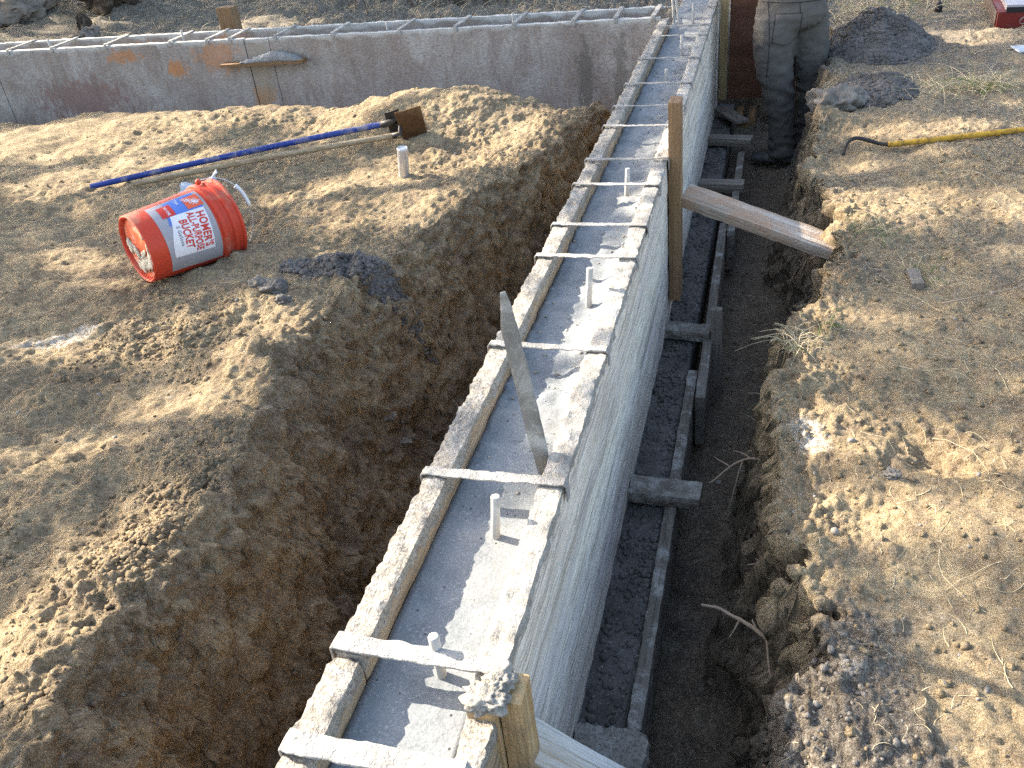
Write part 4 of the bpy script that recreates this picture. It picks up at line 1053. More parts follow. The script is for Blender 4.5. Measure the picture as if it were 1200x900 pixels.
torso = [([rel((.585, 4.45, -.05)), rel((.585, 4.45, .10)), rel(c3+[0, 0, .30]), rel(c3+[0, 0, .44]), rel(c3+[0, 0, .50])], [(.15, .10), (.145, .10), (.165, .11), (.16, .10), (.07, .06)]), ([rel(sl), rel(c3+[0, 0, .48]), rel(sr)], [(.055, .055), (.08, .075), (.055, .055)])]
legs = [(ML([(.50, 4.40, -.08), (.51, 4.39, -.32), (.55, 4.395, -.48), (.57, 4.40, -.64), (.583, 4.40, g0+.07)]), [(.09, .09), (.075, .075), (.055, .055), (.055, .055), (.04, .04)]),
        (ML([(.675, 4.49, -.08), (.715, 4.53, -.32), (.725, 4.57, -.48), (.72, 4.60, -.64), (.71, 4.62, g0+.07)]), [(.09, .09), (.075, .075), (.055, .055), (.055, .055), (.04, .04)])]
body_o = lofts(torso+arms+head+legs, .0075, 3, 'body', M['skin'], man)
for s_ in (-1, 1):
    sd = np.array([.8, .6, 0])*s_*.032
    v, f = blob(rel(hd+F_*.081+sd+[0, 0, .015]), (.012, .012, .012), 2, 0); mesh('eye', v, f, M['shirt'], man)
v, f = sweep([rel(hd+F_*.088+np.array([-.8, -.6, 0])*.022+[0, 0, -.062]), rel(hd+F_*.094+[0, 0, -.062]), rel(hd+F_*.088+np.array([.8, .6, 0])*.022+[0, 0, -.062])], .005, 8); mesh('mouth', v, f, M['label_red'], man)
v, f = blob((0, 0, 0), (.088, .10, .085), 4, .06, 3., 4.); v = v+np.array(rel(hd+F_*-.022+[0, 0, .055])); mesh('hair', v, f, M['hair'], man)
lofts([([rel((.585, 4.45, .075)), rel((.585, 4.45, .15)), rel(c3+[0, 0, .30]), rel(c3+[0, 0, .43]), rel(c3+[0, 0, .515])], [(.20, .15), (.19, .14), (.20, .14), (.185, .125), (.08, .07)]),
       ([rel(sl+[.02, .01, 0]), rel(c3+[0, 0, .475]), rel(sr+[-.02, -.01, 0])], [(.075, .075), (.09, .085), (.075, .075)]),
       ([rel(sl), rel(sl*.45+np.array([.33, 4.52, .24])*.55)], [(.075, .075), (.07, .07)]), ([rel(sr), rel(sr*.45+np.array([.74, 4.72, .24])*.55)], [(.075, .075), (.07, .07)])],
      .012, 4, 'shirt', M['shirt'], man, lambda v: .006*fbm(v*[1, 1, .6], 9, 3, .5, 95.))

# ------------------------------------------------------------------ plants, roots, litter
def strands(name, L, mat, parent=None, sides=3):
    """L: list of (points, radius)"""
    Vs, Fs, off = [], [], 0
    for P, r in L:
        P = np.asarray(P); n = len(P)
        T = np.gradient(P, axis=0); T /= np.maximum(np.linalg.norm(T, axis=1)[:, None], 1e-9)
        u = np.cross(T, [.3, .2, .93]); u /= np.maximum(np.linalg.norm(u, axis=1)[:, None], 1e-6); w = np.cross(T, u)
        rr = r*np.linspace(1, .35, n)
        a = np.arange(sides)/sides*2*math.pi
        V = P[:, None, :]+rr[:, None, None]*(np.cos(a)[None, :, None]*u[:, None, :]+np.sin(a)[None, :, None]*w[:, None, :])
        Vs.append(V.reshape(-1, 3)); i = np.arange(n*sides).reshape(n, sides)+off
        j = np.roll(i, -1, 1); Fs.append(np.stack([i[:-1].ravel(), j[:-1].ravel(), j[1:].ravel(), i[1:].ravel()], 1)); off += n*sides
    return mesh(name, np.concatenate(Vs), np.concatenate(Fs), mat, parent)
def blade(x, y, z, L, lean, az, curl=1., n=6):
    t = np.linspace(0, 1, n); h = L*np.sin(t*math.pi*.5*(2-lean)/1.0)*(1-lean*.6) if False else L*(t-.5*lean*curl*t*t)
    d = L*lean*t*(.35+.65*t)
    return np.stack([x+d*math.cos(az), y+d*math.sin(az), z+np.maximum(h, -L*.3)], 1)
def tuft(cx, cy, n, L, label, green=.15, spread=.03, lean=(.5, 1.5), r=.0013, name='grass_tuft', drop=0.):
    root = empty(name, (0, 0, 0)); A, B = [], []
    for _ in range(n):
        x, y = cx+random.gauss(0, spread), cy+random.gauss(0, spread)
        b = blade(x, y, float(hz(x, y))-.004, L*random.uniform(.5, 1.2), random.uniform(*lean), random.uniform(0, 2*math.pi), random.uniform(.7, 1.4)+drop)
        (B if random.random() < green else A).append((b, r*random.uniform(.7, 1.4)))
    z = float(hz(cx, cy)); root.location = (cx, cy, z)
    for nm, q, m in (('dry_leaves', A, M['straw']), ('green_leaves', B, M['grass'])):
        if q: strands(nm, [(p-np.array([cx, cy, z]), r_) for p, r_ in q], m, root)
    return tag(root, label, 'grass tuft')
tuft(.625, 1.23, 60, .09, 'dry grass tuft hanging over the right trench edge beside the footing stake', .10, .03, (.6, 1.6), .0016, drop=.4)
tuft(.72, 1.31, 24, .05, 'small tuft with green leaves just right of the overhanging dry tuft', .5, .02)
tuft(.88, 1.95, 60, .075, 'sparse greyish tuft on the right bank beyond the small offcut', .3, .05, (.8, 1.8), .001)
tuft(1.03, 1.72, 40, .05, 'low greenish tuft beside the small weathered offcut', .5, .06, (.9, 1.8), .001)
tuft(1.52, 3.75, 90, .17, 'dry tuft with a yellow-green heart at the right, above the yellow bar', .3, .05, (.5, 1.7), .0016)
tuft(1.28, 3.75, 60, .15, 'loose tangle of long dry stalks above the yellow bar', .05, .12, (1., 1.9), .0014)
tuft(1.12, 5.55, 160, .16, 'pale dry grass clump behind the larger gravel pile', .1, .22, (.7, 1.8), .002)
tuft(1.55, 5.9, 110, .14, 'pale dry grass clump at the top edge behind the thin rod', .1, .22, (.7, 1.8), .002)
# litter of straw and needles on the right bank, thin on the pad
S = []
def litter(n, x0, x1, y0, y1, L, r):
    for _ in range(n):
        x, y = random.uniform(x0, x1), random.uniform(y0, y1)
        if x < tab(XR, y)+.03 and x > -.3: continue
        if x < 0 and (x > tab(XC, y)-.05 or y > tab(YC, x)-.1): continue
        az = random.uniform(0, 2*math.pi); l = L*random.uniform(.4, 1.6); k = random.uniform(-2.2, 2.2); m = 7
        t = np.linspace(0, 1, m); a = az+k*t
        px = x+np.cumsum(np.cos(a))*l/m; py = y+np.cumsum(np.sin(a))*l/m
        pz = hz(px, py)+r*.8+.012*random.random()**3*np.sin(t*math.pi)
        S.append((np.stack([px, py, pz], 1), r*random.uniform(.6, 1.3)))
litter(1500, .6, 2.6, -.4, 3., .06, .0008); litter(900, .7, 3., 3., 6.2, .10, .0013); litter(45, .7, 1.6, .3, 3.4, .20, .0011); litter(240, -3., -.6, -.5, 3.2, .05, .0006)
tag(strands('dry_straw', S, M['straw']), 'fine dry straw and needles strewn over the bank', 'straw', kind='stuff')
def branchy(name, path, r, twigs, label):
    p = np.array(path); o = p[0]; root = empty(name, tuple(o)); t = np.linspace(0, len(p)-1, 26)
    q = np.stack([np.interp(t, range(len(p)), p[:, k]) for k in range(3)], 1)-o
    for _ in range(2): q[1:-1] = (q[:-2]+2*q[1:-1]+q[2:])/4
    q = q+.004*np.stack([fbm(q, 18, 2, .5, k) for k in (1., 2., 3.)], 1)
    mb = MB().tube(q, np.linspace(r, r*.45, 26), 7)
    for i, d, L in twigs:
        d = np.array(d)/np.linalg.norm(d); u = np.linspace(0, 1, 8)[:, None]
        w = q[i]+d*L*u+np.array([0, 0, -.25*L])*u*u+.006*np.stack([fbm(q[i]+d*L*u+i, 25, 2, .5, k) for k in (4., 5., 6.)], 1)*u
        mb.tube(w, np.linspace(r*.55, r*.2, 8), 5)
    mb.build('stem', M['root'], root); return tag(root, label, 'root')
branchy('root', [(.61, .86, -.50), (.55, .85, -.475), (.50, .86, -.475), (.45, .84, -.50), (.40, .80, -.53)], .0042, [(9, (-.2, -.1, .5), .05), (14, (-.2, -.5, -.6), .12), (5, (.1, -.2, .6), .05), (18, (-.6, .4, .25), .06), (11, (-.7, .5, .2), .06)], 'upper pale forked root sticking out of the trench wall')
branchy('root', [(.63, .20, -.52), (.57, .22, -.49), (.52, .25, -.48), (.47, .27, -.47), (.42, .27, -.46)], .0065, [(6, (.1, -.6, -.4), .14), (9, (-.2, .3, .5), .04), (4, (.2, -.5, -.2), .06), (14, (-.3, -.3, -.5), .05)], 'lower thicker root sticking out of the trench wall near the bottom')
branchy('root', [(.61, .42, -.50), (.56, .44, -.47), (.52, .43, -.475)], .0028, [(12, (-.4, .3, .1), .03)], 'short pale root stub between the two larger roots')
branchy('twig', [(1.06, 1.45, -.27), (1.2, 1.5, -.26), (1.42, 1.62, -.25)], .0028, [(12, (.4, -.3, .1), .08)], 'long thin twig lying at the right edge beyond the sunlit patch')

# ------------------------------------------------------------------ behind the far wall
def lump_thing(name, c, r, mat, label, cat, amp=.45, fr=1.6, sd=0., sub=5):
    v, f = blob((0, 0, 0), r, sub, amp, fr, sd); v = v+.02*np.stack([fbm(v, 14, 3, .6, k+sd) for k in (1., 2., 3.)], 1)
    return tag(mesh(name, v, f, mat, None, c), label, cat)
rb = lump_thing('rootball', (-5.9, 6.95, hz(-5.9, 6.95)+.18), (.28, .25, .26), M['rootball'], 'dark shaggy rootball lying behind the far wall at the upper left', 'rootball', .5, 1.6, 2.)
S2 = [(np.array([(0, 0, 0), d*.3, d*.42+[0, 0, -.05], d*.55+[0, 0, -.16]]), .006) for d in [np.array([math.cos(a)*math.cos(e), math.sin(a)*math.cos(e), math.sin(e)]) for a, e in [(random.uniform(0, 6.28), random.uniform(-.2, 1.2)) for _ in range(70)]]]
strands('root_hairs', S2, M['rootball'], rb)
lump_thing('log', (-6.95, 6.75, hz(-6.95, 6.75)+.12), (.42, .20, .17), M['log'], 'weathered chunk of log at the upper left corner', 'log', .35, 1.5, 5.)
lump_thing('log', (-7.4, 7.3, hz(-7.4, 7.3)+.12), (.35, .3, .2), M['log'], 'broken log piece behind the weathered chunk at the upper left corner', 'log', .45, 1.6, 9.)
lump_thing('stone', (-5.35, 5.85, hz(-5.35, 5.85)+.05), (.09, .08, .07), M['log'], 'dark pointed stone just behind the far wall at the left', 'stone', .45, 1.6, 12.)
lump_thing('stone', (-5.75, 6.3, hz(-5.75, 6.3)+.04), (.06, .06, .10), M['rootball'], 'dark upright stone between the pointed stone and the rootball', 'stone', .45, 1.6, 15.)
lump_thing('boulder', (-3.75, 7.3, hz(-3.75, 7.3)+.04), (.36, .3, .22), M['log'], 'low rounded hummock of earth and roots at the top edge behind the timber stub', 'hummock', .4, 1.6, 21.)
lump_thing('boulder', (-4.55, 7.6, hz(-4.55, 7.6)+.06), (.20, .18, .16), M['rootball'], 'small dark stump just left of the low hummock', 'stump', .5, 1.7, 24.)
S = []
for _ in range(5200):
    x, y = random.uniform(-9.5, -.2), 4.75+random.random()**1.3*4.5
    nn = .5+.5*math.sin(x*3.1+y*1.7)*math.sin(x*1.3-y*2.3)
    if random.random() > .35+.65*nn: continue
    L = random.uniform(.04, .17)*(1.3 if -3.2 < x < -1.2 and y > 6.3 else 1)
    S.append((blade(x, y, float(hz(x, y))-.01, L, random.uniform(.6, 1.9), random.uniform(0, 6.28), random.uniform(.7, 1.3), 5), random.uniform(.0012, .0028)))
h_ = len(S)//3
o = strands('dry_brush', S[h_:], M['straw']); tag(o, 'matted dry grass on the ground behind the far wall', 'dry grass', kind='stuff')
o = strands('dead_brush', S[:h_], M['log']); tag(o, 'brown dead weeds on the ground behind the far wall', 'dead weeds', kind='stuff')
S = []
for _ in range(900):
    x, y = random.gauss(-2.05, .55), random.gauss(7.0, .22)
    S.append((blade(x, y, float(hz(x, y)), random.uniform(.15, .42), random.uniform(.05, .7), random.uniform(0, 6.28), 1., 5), random.uniform(.0025, .006)))
o = strands('dead_shrub', S, M['bark']); tag(o, 'bushy clump of brown dead stems at the top edge behind the far wall', 'dead shrub')

# ------------------------------------------------------------------ crumbs of soil, pebbles
def crumbs(name, n, mat, label, test, s0, s1, boxes, kind='stuff', flat=.75, p3=2.5):
    P, Z = [], []
    while len(P) < n:
        b = boxes[random.randrange(len(boxes))]
        x, y = random.uniform(b[0], b[1]), random.uniform(b[2], b[3])
        if not test(x, y): continue
        P.append((x, y)); Z.append(s0+(s1-s0)*random.random()**p3)
    P = np.array(P); Z = np.array(Z); z = hz(P[:, 0], P[:, 1])+Z*.15
    o = scatter_blobs(name, np.stack([P[:, 0], P[:, 1], z], 1), Z, mat, 1, .45, flat); return tag(o, label, 'soil crumbs', kind=kind)
def in_trench(x, y): return (x > tab(XC, y)+.03 and x < -.2) or (.3 < x < tab(XR, y)-.02)
onpad = lambda x, y: (x < tab(XC, y)+.02 and y < tab(YC, x)+.02) or x > tab(XR, y)-.01
crumbs('soil_crumbs', 6500, M['soil'], 'dry crumbs of soil scattered over the pad and the bank', onpad, .002, .011,
       [(-2.6, -.6, -.6, 2.6), (-1.1, -.65, -.5, .5), (-3.6, -.5, 2.2, 3.4), (.55, 1.6, -.4, 1.5), (.6, 1.8, 1., 3.2), (-.98, -.62, -.15, .35), (-1.7, -1.1, .7, 1.3)], p3=4)
crumbs('soil_crumbs', 450, M['soil'], 'loose lumps of earth along the crest of the near left ridge', lambda x, y: onpad(x, y) and gauss(x, y, -.76, .08, .13, .25)+gauss(x, y, -1.4, .95, .25, .1)+gauss(x, y, -1.3, -.05, .12, .08) > .35*random.random()+.2, .003, .010, [(-1.8, -.6, -.4, 1.1)], p3=2)
M['wet_clod'] = plain('damp_clod', (.16, .115, .075), .95, 0, .5, 25)
crumbs('damp_crumbs', 1500, M['wet_clod'], 'damp crumbs of soil lying on the trench floor and slopes', in_trench, .0025, .010, [(-.95, -.25, -.6, 3.), (.3, .8, -.3, 4.2)], p3=3.5)
crumbs('pebbles', 110, M['spoil'], 'grey pebbles and crumbs spilled at the near corner of the right bank', lambda x, y: gauss(x, y, .70, -.1, .17, .2) > .25+.5*random.random(), .003, .009, [(.55, 1., -.5, .3)], p3=2.5)
crumbs('pebbles', 230, M['stone'], 'light pebbles scattered over the soil', lambda x, y: abs(x) > .32 and y < 4, .003, .010, [(-2.4, -.4, -.5, 3), (.35, 1.6, -.4, 3)], p3=3)
crumbs('aggregate', 1600, M['gravel'], 'stones showing in the dark footing concrete', lambda x, y: True, .004, .010, [(.16, .26, -.1, 4.3)], p3=2) if False else None
P = np.stack([rng.uniform(.158, .262, 1500), rng.uniform(-.1, 4.3, 1500)], 1)
o = scatter_blobs('aggregate', np.stack([P[:, 0], P[:, 1], np.full(1500, -.697)], 1), rng.uniform(.004, .012, 1500), M['gravel'], 1, .35, .8); tag(o, 'stones showing in the dark footing concrete', 'aggregate', kind='stuff')
# cement crumbs on the stem wall
P = np.stack([rng.uniform(-.09, .095, 260), rng.uniform(.15, 4.2, 260)], 1); P = P[(P[:, 0] > .02) | (rng.uniform(0, 1, 260) < .4)]
o = scatter_blobs('cement_crumbs', np.stack([P[:, 0], P[:, 1], -.062+main_prof(np.stack([P[:, 0], P[:, 1], 0*P[:, 0]], 1))+.001], 1), rng.uniform(.002, .0065, len(P)), M['conc_crust'], 1, .4, .7); tag(o, 'crumbs of cement lying on the wall top', 'cement crumbs', kind='stuff')

# ------------------------------------------------------------------ trees to the left, outside the frame: leaves set so their gaps shape the sun patches on the ground
SUN = np.array([-.845, .19, .5]); SUN /= np.linalg.norm(SUN)
GAPS = """0000000000000000000000000000000000000000000000000000000000000000000000000000000000000000000000000000000000000000000000000000000000
0000000000000000000000000000000000000000000000000000000000000000000000000000000000000000000000000000000000000000000000000000000000
0000000000000000000000000000000000000000000000000000000000000000000000000000000000000000000000000000000000000000000000000000000000
0000000000000000000000000000000000000000000000000000000000000000000000000000000000000000000000000000000000000000000000000000000000
0000000000000000000000000000000000000000000000000000000000000000000000000000000000000000000000000000000000000000000000000000000000
0000000000000000000000000000000000000000000000000000000000000000000000000000000000000000000000000000000000000000000000000000000000
0000000000000000000000000000000000000000000000000000000000000000000000000000000000000000000000000000000000000000000000000000000000
0000000000000000000000000000000000000000000000000000000000000000000000000000000000000000000000000000000000000000000000000000000000
0000000000000000000000000000000000000000000000000000000000000000000000000000000000000000000000000000000000000000000000000000000000
0000000000000000000000000000000000000000000000000000000000000000000000000000000000000000000000000000000000000000000000000000000000
0000000000000000000000000000000000000000000000000000000000000000000000000000000002100000000000002565410000000000000000000000000000
0000000000000000000000000000000000000000000000000000000000000000000000000000004999981000000000269999984000000000000000000000000000
0000000000000000000000000000000000000000000000000000000000000000000000000000069999999600000002699999998300000000000000000000000000
0000000000000000000000000000000000000000000000000000000000000000000000000000399999999910000004999999999500000000000000000000000000
0000000000000000000000000000000000000000000000000000000000000000000000000000279999999800000015999999999500000000000000000000000000
0000000000000000000000000000000000000000000000000000000000000000000000000000012399999200000015999999999400000000000000000000000000
0000000000000000000000000000000000000000000000000000000000000000000000000000000279971000000004799999996200000000000000000000000000
0000000000000000000000000000000000000000000000000000000000000000000000000000000039992000000002479999962073000000000000000000000000
0000000000000000000000000000000000000000000000000000000000000000000000000000000099993000000000134599950088600000000000000000000000
0000000000000000000000000000000000000000000000000000000000000000000000000000000199990000000000000199900000000000000000000000000000
0000000000000000000000000000000000000000000000000000000000000000000000000000000199950000000000000036200008810000000000000000000000
0000000000000000000000000000000000000000000000000000000000000000000000000000000047400000000000000000000000300000000000000000000000
0000000000000000000000000000000000000000000000000000000000000000000000000000000000000000000000000000000041000000000000000000000000
0000000000000000000000000000000000000000000000000000000000000000000000000000000000000000000000000000550000000000000000000000000000
0000000000000000000000000000000000000000000000000000000000000000000000007100000000000000000000000022000044400000000000000000000000
0000000000000000000000000000000000000000000000000000000000000000000000007750000000000000000000000088000000000000000000000000000000
0000000000000000000000000000000000000000000000000000000000000000000000000388000000000000000000000483000266300000000000000000000000
0000000000000000000000000000000000000000000000000000000000000000000000000088700000000000000000009954005777740000000000000000000000
0000000000000000000000000000000000000000000000000000000000000000000000000018800000000000000000079999299576660000000000000000000000
0000000000000000000000000000000000000000000000000000000000000000000000000000604100000000000000099999899940661000000000000000000000
0000000000000000000000000000000000000000000000000000000000000000000000000000002850000000000000099099899980563000000000000000000000
0000000000000000000000000000000000000000000000000000000000000000000110000000000880000000000000030099299950163000000000000000000000
0000000000000000000000000000000000000000000000000000000000000000066663666600000067000000000000000099415400041000000000000000000000
0000000000000000000000000000000000000000000000000000000000000000466660066660000017400000000000000099800000000000000000000000000000
0000000000000000000000000000000000000000000000000000000000000000034101564320007137750000000000000296800000000000000000000000000000
0000000000000000000000000000000000000000000000000000000000000000000006777710077001500000000000003882800000000000000000000000000000
0000000000000000000000000000000000000000000000000000000000000000000000377500577000000000000000008840810000000000000000000000000000
0000000000000000000000000000000000000000000000000000000000000000000000000077760000000000000000038874810000000000000000000000000000
0000000000000000000000000000000000000000000000000000000000000000000000017773000000000000000000068530800000000000000000000000000000
0000000000000000000000000000000000000000000000000000000000000003553000000000000000000000000000045000600013310000000000000000000000
0000000000000000000000000000000000000000000000000000000000002555552000000000000000000000000000000000366000000000000000000000000000
0000000000000000000000000000000000000000000000000000000000002442000000000004555000000000000000000000006610000000000000000000000000
0000000000000000000000000000000000000000000000000000000000015630000000000015554000000000000000000000300000000000000000000000000000
0000000000000000000000000000000000000000000000000000000006666500000000000000000000000000000000000032700000000000000000000000000000
0000000000000000000000000000000000000000000000000000000466640000000000000000000000000000000000000088700000000000000000000000000000
0000000000000000000000000000000000000000000000000000000100000000000000000000004300000000000000000081700000000000000000000000000000
0000000000000000000000000000000000000000000000000000000000000000000000000000007776000000000000000000700000000333000000000000000000
0000000000000000000000000000000000000000000000000000000000000000000000000000002777700000000000000000700000000233000000000000000000
0000000000000000000000000000000000000000000000000000000000000000000000014676410177770000000000000000700000000000000000000000000000
0000000000000000000000000000000000000000000000000000000000000000000000058888884004772000000000000000707200000000000000000000000000
0000000000000000000000000000000000000000000000000000000000000000000000168888888500000000000000000000758997100000000000000000000000
0000000000000000000000000000000000000000000000000000000000000000000000058888888820000000000000000045779999940002000000000000000000
0000000000000000000000000000000000000000000000015666663000000000000000016888888830000000000000000455458999993026600000000000000000
0000000000000000000000000000000000000000000000146666666400000000000000001478888520000000000000000000008999997016600000000000000000
0000000000000000000000000000000000000000000000357777776400000000000000000013457776200000000000000000000069997006600000000000000000
0000000000000000000000000000000000000000000000257777777773000000000000000000577777710000000000000000000001442000000000000000000000
0000000000000000000000000000000000000000000000036777777777630000000000000001777777743000000000000000000000000000000000000000000000
0000000000000000000000000000000000000000000000002677777777774000000000000000577777777400000000000000000000000000000000000000000000
0000000000000000000000000000000000000000000000000037777777777300000000000000157777777730000000000000000000000000000000000000000000
0000000000000000000000000000000000000000000000000000357777777420000000000000001277777750000000000000000000000000000000000000000000
0000000000000000000000000000000000000000011112111000001345554310000000000000000377777772000000000000000455555510000000000000000000
0000000000000000000000000000000000002334566777766554320000000000000344300000000477777773000000000000000000000000000000000000000000
0000000000000000000000000000000002345788888888888888764310000000004888861000000477777773000000000000000000000000000000000000000000
0000000000000000000000000000000134678888888888888888887642000000027888886000000377777773000000000000000000000000000000000000000000
0000000000000000000000000000002356888888888888888888888864200000028888888335776477777773000000000000000000000000000000000000000000
0000000000000000000000000000012467888888888888888888888875334444437888888677777757777762000000000000000001577777300000000000000000
0000000000000000000000000000013467888888888888888888888866666666666888888777777737777741000000000000000047777777400000000000000000
0000000000000000000000000000002356888888888888888888888666666666666688887777777514677520000000000000000000011000000000000000000000
0000000000000000000000000000000234678888888888888888875666666666666666557777774002344200000000000000000000000000000000000000000000
0000000000000000000000000000000012345677888888888765435666666666666666424565300000111000000000000000000000000000000000000000000000
0000000000000000000000000000000000012234445555444321013566666666666664200000000000000000000000000000000000000000000000000000000000
0000000000000000000000000000000000000000000000000000000234566666665421000000000000000000000000000000000000000000000000000000000000
0000000000000000000000000000000000000000000000000000000000112222210000000000000000000000000000000021000000000000000000000000000000
0000000000000000000000000000000000000000000000000000000000000000000000000000000000000000000000000233000000000000000000000000000000
0000000000000000000000000000000000000000000000000000000000000000000000000000000000000000000000000333000000000000000000000000000000
0000000000000000000000000000000000000000000000000000000000000000000000000000000000000000000000002333000000000000000000000000000000
0000000000000000000000000000000000000000000000000000000000000000000000000000000000000000000000003333000000000000000000000000000000
0000000000000000000000000000000000000000000000000000000000000000000000000000000000000000000000003333000000000000000000000000000000
0000000000000000000000000000001112222211100000000000000000000000000000000000000000000000000000003333000000000000000000000000000000
0000000000000000000000012345567788888888887765443210000000000000000000000000000000000000000000013333000000000000000000000000000000
0000000000000000000012346788888888888888888888888875432000000000000000000000000000000000000000013333000000000000000000000000000000
0000000000000000000123567888888888888888888888888888876431000000000000000000000000000000000000013331000000000000000000000000000000
0000000000000000000013456888888888888888888888888888888653200000000000000000000000000000000000013330000000000000000000000000000000
0000000000000000000000234567888888888888888888888888888654210000000000000000000000000000000000003320000000000000000000000000000000
0000000000000000000000000123456788888888888888888888765432000000000000000000000000000000000000002200000000000000000000000000000000
0000000000000000000000000000001223445556666666655543321000000000000000000000000000000000000000000000000000000000000000000000000000
0000000000000000000000000000000000000000000000000000000000000000000000000000000000000000000000000000000000000000000000000000000000
0000000000000000000000000000000000000000000000000000000000000000000000000000000000000000000000000000000000000000036863000000000000
0000000000000000000000000000000000000000000000000000000000000000000000000000000000000000000000000000000000000078888840000000000000
0000000000000000000000000000000000000000000000000000000000000000000000000000000000000000000000000000000000000467510220000000000000
0000000000000000000000000000000000000000000000000000000000000000000000000000000000000000000000000000000000000005888886000000000000
0000000000000000000000000000000000000000000000000000000000000000000000000000000000000000000000000000000000000388888840000000000000
0000000000000000000000000000000000000000000000000000000000000000000000000000000000000000000000000000000000000246530000000000000000
0000000000000000000000000000000000000000000000000000000000000000000000000000000000000000000000000000000000000000000000000000000000
0000000000000000000000000000000000000000000000000000000000000000000000000000000000000000000000000000000000000000000000000000000000
0000000000000000000000000000000000000000000000000000000000000000000000000000000000000000000000000000000000000000000000000000000000
0000000000000000000000000000000000000000000000000000000000000000000000000000000000000000000000000000000000000000000000000000000000
0000000000000000000000000000000000000000000000000000000000000000000000000000000000000000000000000000000000000000000000000000000000
0000000000000000000000000000000000000000000000000000000000000000000000000000000000000000000000000000000000000000000000000000000000
0000000000000000000000000000000000000000000000000000000000000000000000000000000000000000000000000000000000000000000000000000000000
0000000000000000000000000000000000000000000000000000000000000000000000000000000000000000000000000000000000000000000000000000000000
0000000000000000000000000000000000000000000000000000000000000000000000000000000000000000000000000000000000000000000000000000000000
0000000000000000000000000000000000000000000000000000000000000000000000000000000000000000000000000000000000000000000000000000000000
0000003567641000000000000000000000000000000000000000000000000000000000000000000000000000000000000000000000000000000000000000000000
0037888888840000000000000000000000000000000000000000000000000000000000000000000000000000000000000000000000000000000000000000000000
5888888888300000000000000000000000001356776420000000000000000000000000000000000000000000000000000000000000000000000000000000000000
8888888731100000000000000000000000479999999973000000000000000000000000000000000000000000000000000000000000000000000000000000000000
8888630133200000000000000000000026999999999994000000000000000000000000000000000000000000000000000000000000000000000000000000000000
2100002444100005762000000000000048999999999961000000000000000000000000000000000000000000000000000000000000000000000000000000000000
0000034443000477771000000000000036999999997300000000000000000000000000000000000000000000000000000000000000000000000000000000000000
0000444441006777740000000000000001356654300000000000000000000000000000000000000000000000000000000000000000000000000000000000000000
0004444420067777500000000000000000000000000000000000000000000000000000000000000000000000000000000000000000000000000000000000000000
0044444400477773000000000000000000000000000000000000000000000000000000000000000000000000000000000000000000000000000000000000000000
0444444000577500000000000000000000000000000000000000000000000000000000000000000000000000000000000000000000000000000000000000000000
3444441000220000000000000000000000000000000000000000000000000000000000000000000000000000000000000000000000000000000000000000000000
4444410000000000000000000000000000000000000000000000000000000000000000000000000000000000000000000000000000000000000000000000000000""".split()
GM = np.array([[int(c) for c in r] for r in GAPS])/9.; GX0, GY0, GD = -6.6, -1.4, .07
GM = .45*GM+.55*np.max([np.roll(np.roll(GM, a, 0), b, 1) for a in (-1, 0, 1) for b in (-1, 0, 1)], 0)
TR = [(-12.4, 1.7), (-14.7, 7.0), (-17.5, 3.0)]
leaf = [[], [], []]
n = 135000
P = np.stack([rng.uniform(-11, 4.2, n), rng.uniform(-1.6, 9.5, n), np.full(n, -.2)], 1)
ii = np.floor((P[:, 0]-GX0)/GD).astype(int); jj = np.floor((P[:, 1]-GY0)/GD).astype(int)
ok = (ii >= 0) & (jj >= 0) & (ii < GM.shape[1]) & (jj < GM.shape[0])
g = .03+np.where(ok, GM[np.clip(jj, 0, GM.shape[0]-1), np.clip(ii, 0, GM.shape[1]-1)], 0.)
keep = rng.uniform(0, 1, n) < np.clip(1-1.8*g, 0, 1)*.95
P = P[keep]; dist = rng.uniform(9.8, 13., len(P))
C = P+SUN*dist[:, None]
k = np.argmin([np.hypot(C[:, 0]-a, C[:, 1]-b) for a, b in TR], axis=0)
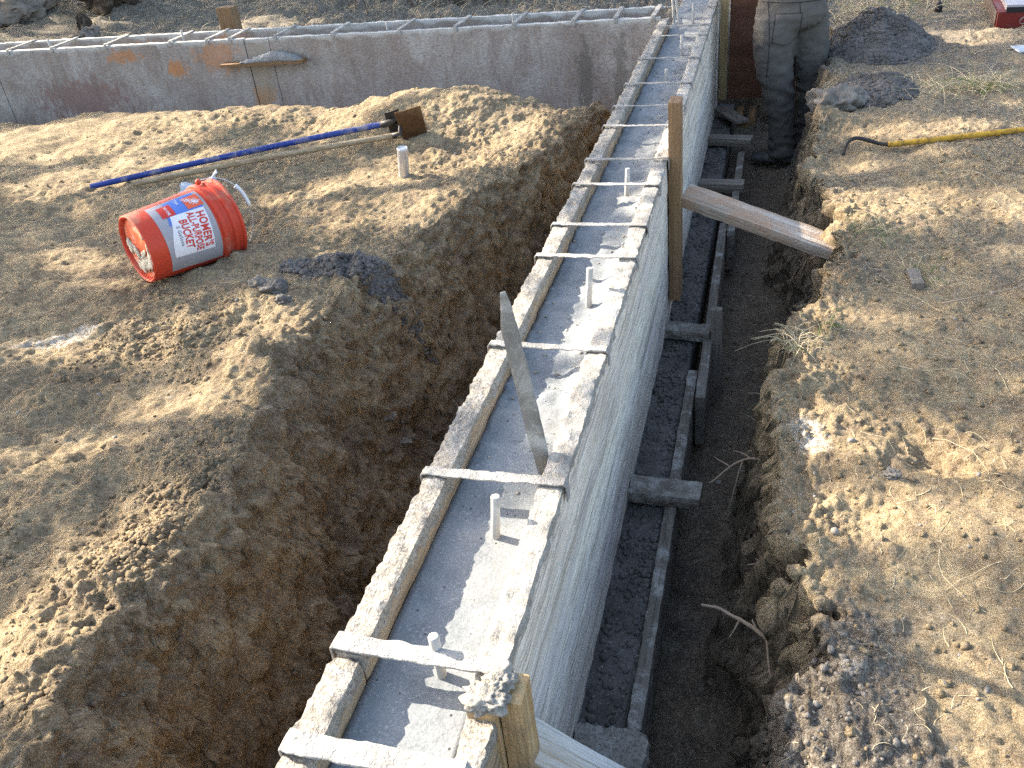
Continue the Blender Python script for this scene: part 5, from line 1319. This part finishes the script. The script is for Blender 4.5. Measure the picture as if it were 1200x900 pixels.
for t in range(3):
    c = C[k == t]; m = len(c)
    cl = fbm(c, .9, 2, .5, 99.)
    L = rng.uniform(.075, .125, m); a = rng.normal(size=(m, 3)); a /= np.linalg.norm(a, axis=1)[:, None]
    b = np.cross(a, rng.normal(size=(m, 3))); b /= np.linalg.norm(b, axis=1)[:, None]; w = np.cross(a, b)
    V = np.stack([c-a*L[:, None]*.6, c+b*L[:, None]*.36+w*L[:, None]*.06, c+a*L[:, None]*.6, c-b*L[:, None]*.36+w*L[:, None]*.06], 1)
    root = empty('broadleaf_tree', (*TR[t], hz(*TR[t])))
    ctr = c.mean(0); base = np.array([*TR[t], float(hz(*TR[t]))])
    mesh('crown', V.reshape(-1, 3)-base, np.arange(m*4).reshape(-1, 4), M['leaf'], root, smooth=False)
    mb = MB(); top = np.array([base[0]*.8+ctr[0]*.2, base[1]*.8+ctr[1]*.2, ctr[2]-1.2])
    q = np.array([base-base, (top-base)*.3+[.1, 0, 0], (top-base)*.65+[-.08, .1, 0], top-base]); mb.tube(q, [.26, .2, .16, .12], 12)
    for e in c[rng.choice(m, 16, replace=False)]:
        s0 = q[2]+(q[3]-q[2])*random.random(); e0 = e-base
        mb.tube([s0, s0*.6+e0*.4+[0, 0, .35], s0*.25+e0*.75+[0, 0, .2], e0], [.07, .05, .03, .012], 6)
    mb.build('trunk', M['bark'], root)
    tag(root, ['broadleaf tree left of the picture, nearest the camera, dappling the near ground', 'broadleaf tree left of the picture, dappling the far ground', 'broadleaf tree farthest left, outside the picture'][t], 'tree', 'trees shading the site')

# ------------------------------------------------------------------ light and camera
w = bpy.data.worlds.new('World'); SC.world = w; w.use_nodes = True
nt = w.node_tree; bg = nt.nodes['Background']; sky = nt.nodes.new('ShaderNodeTexSky')
sky.sky_type = 'NISHITA'; sky.sun_disc = False; sky.sun_elevation = math.asin(SUN[2]); sky.sun_rotation = math.atan2(SUN[0], SUN[1])
sky.air_density = 1.0; sky.dust_density = 3.5; sky.ozone_density = .7
nt.links.new(sky.outputs[0], bg.inputs[0]); bg.inputs[1].default_value = SKY_S
sd = bpy.data.lights.new('sun', 'SUN'); sd.energy = SUN_S; sd.angle = R(.5); sd.color = (1, .90, .76)
so = bpy.data.objects.new('sun', sd); COL.objects.link(so); so.rotation_euler = Vector(SUN).to_track_quat('Z', 'Y').to_euler()
so.location = tuple(SUN*20)
cd = bpy.data.cameras.new('camera'); cam = bpy.data.objects.new('camera', cd); COL.objects.link(cam)
cd.sensor_width = 36; cd.lens = 1052.42244/1200*36; cd.clip_start = .02; cd.clip_end = 500
CR = np.array([[0.96285069, 0.24989546, -0.10232693], [0.05530304, -0.55339387, -0.8310817], [-0.26431064, 0.79454861, -0.54665565]])
m = Matrix(((CR[0, 0], -CR[1, 0], -CR[2, 0], .52106783), (CR[0, 1], -CR[1, 1], -CR[2, 1], -1.24556283), (CR[0, 2], -CR[1, 2], -CR[2, 2], 1.18530537), (0, 0, 0, 1)))
cam.matrix_world = m; SC.camera = cam
vs = SC.view_settings; vs.view_transform = 'Standard'; vs.look = 'None'; vs.exposure = EXPO; vs.gamma = 1; vs.use_curve_mapping = False
SC.cycles.use_denoising = DENO
SC.cycles.max_bounces = 4; SC.cycles.sample_clamp_indirect = 2.0
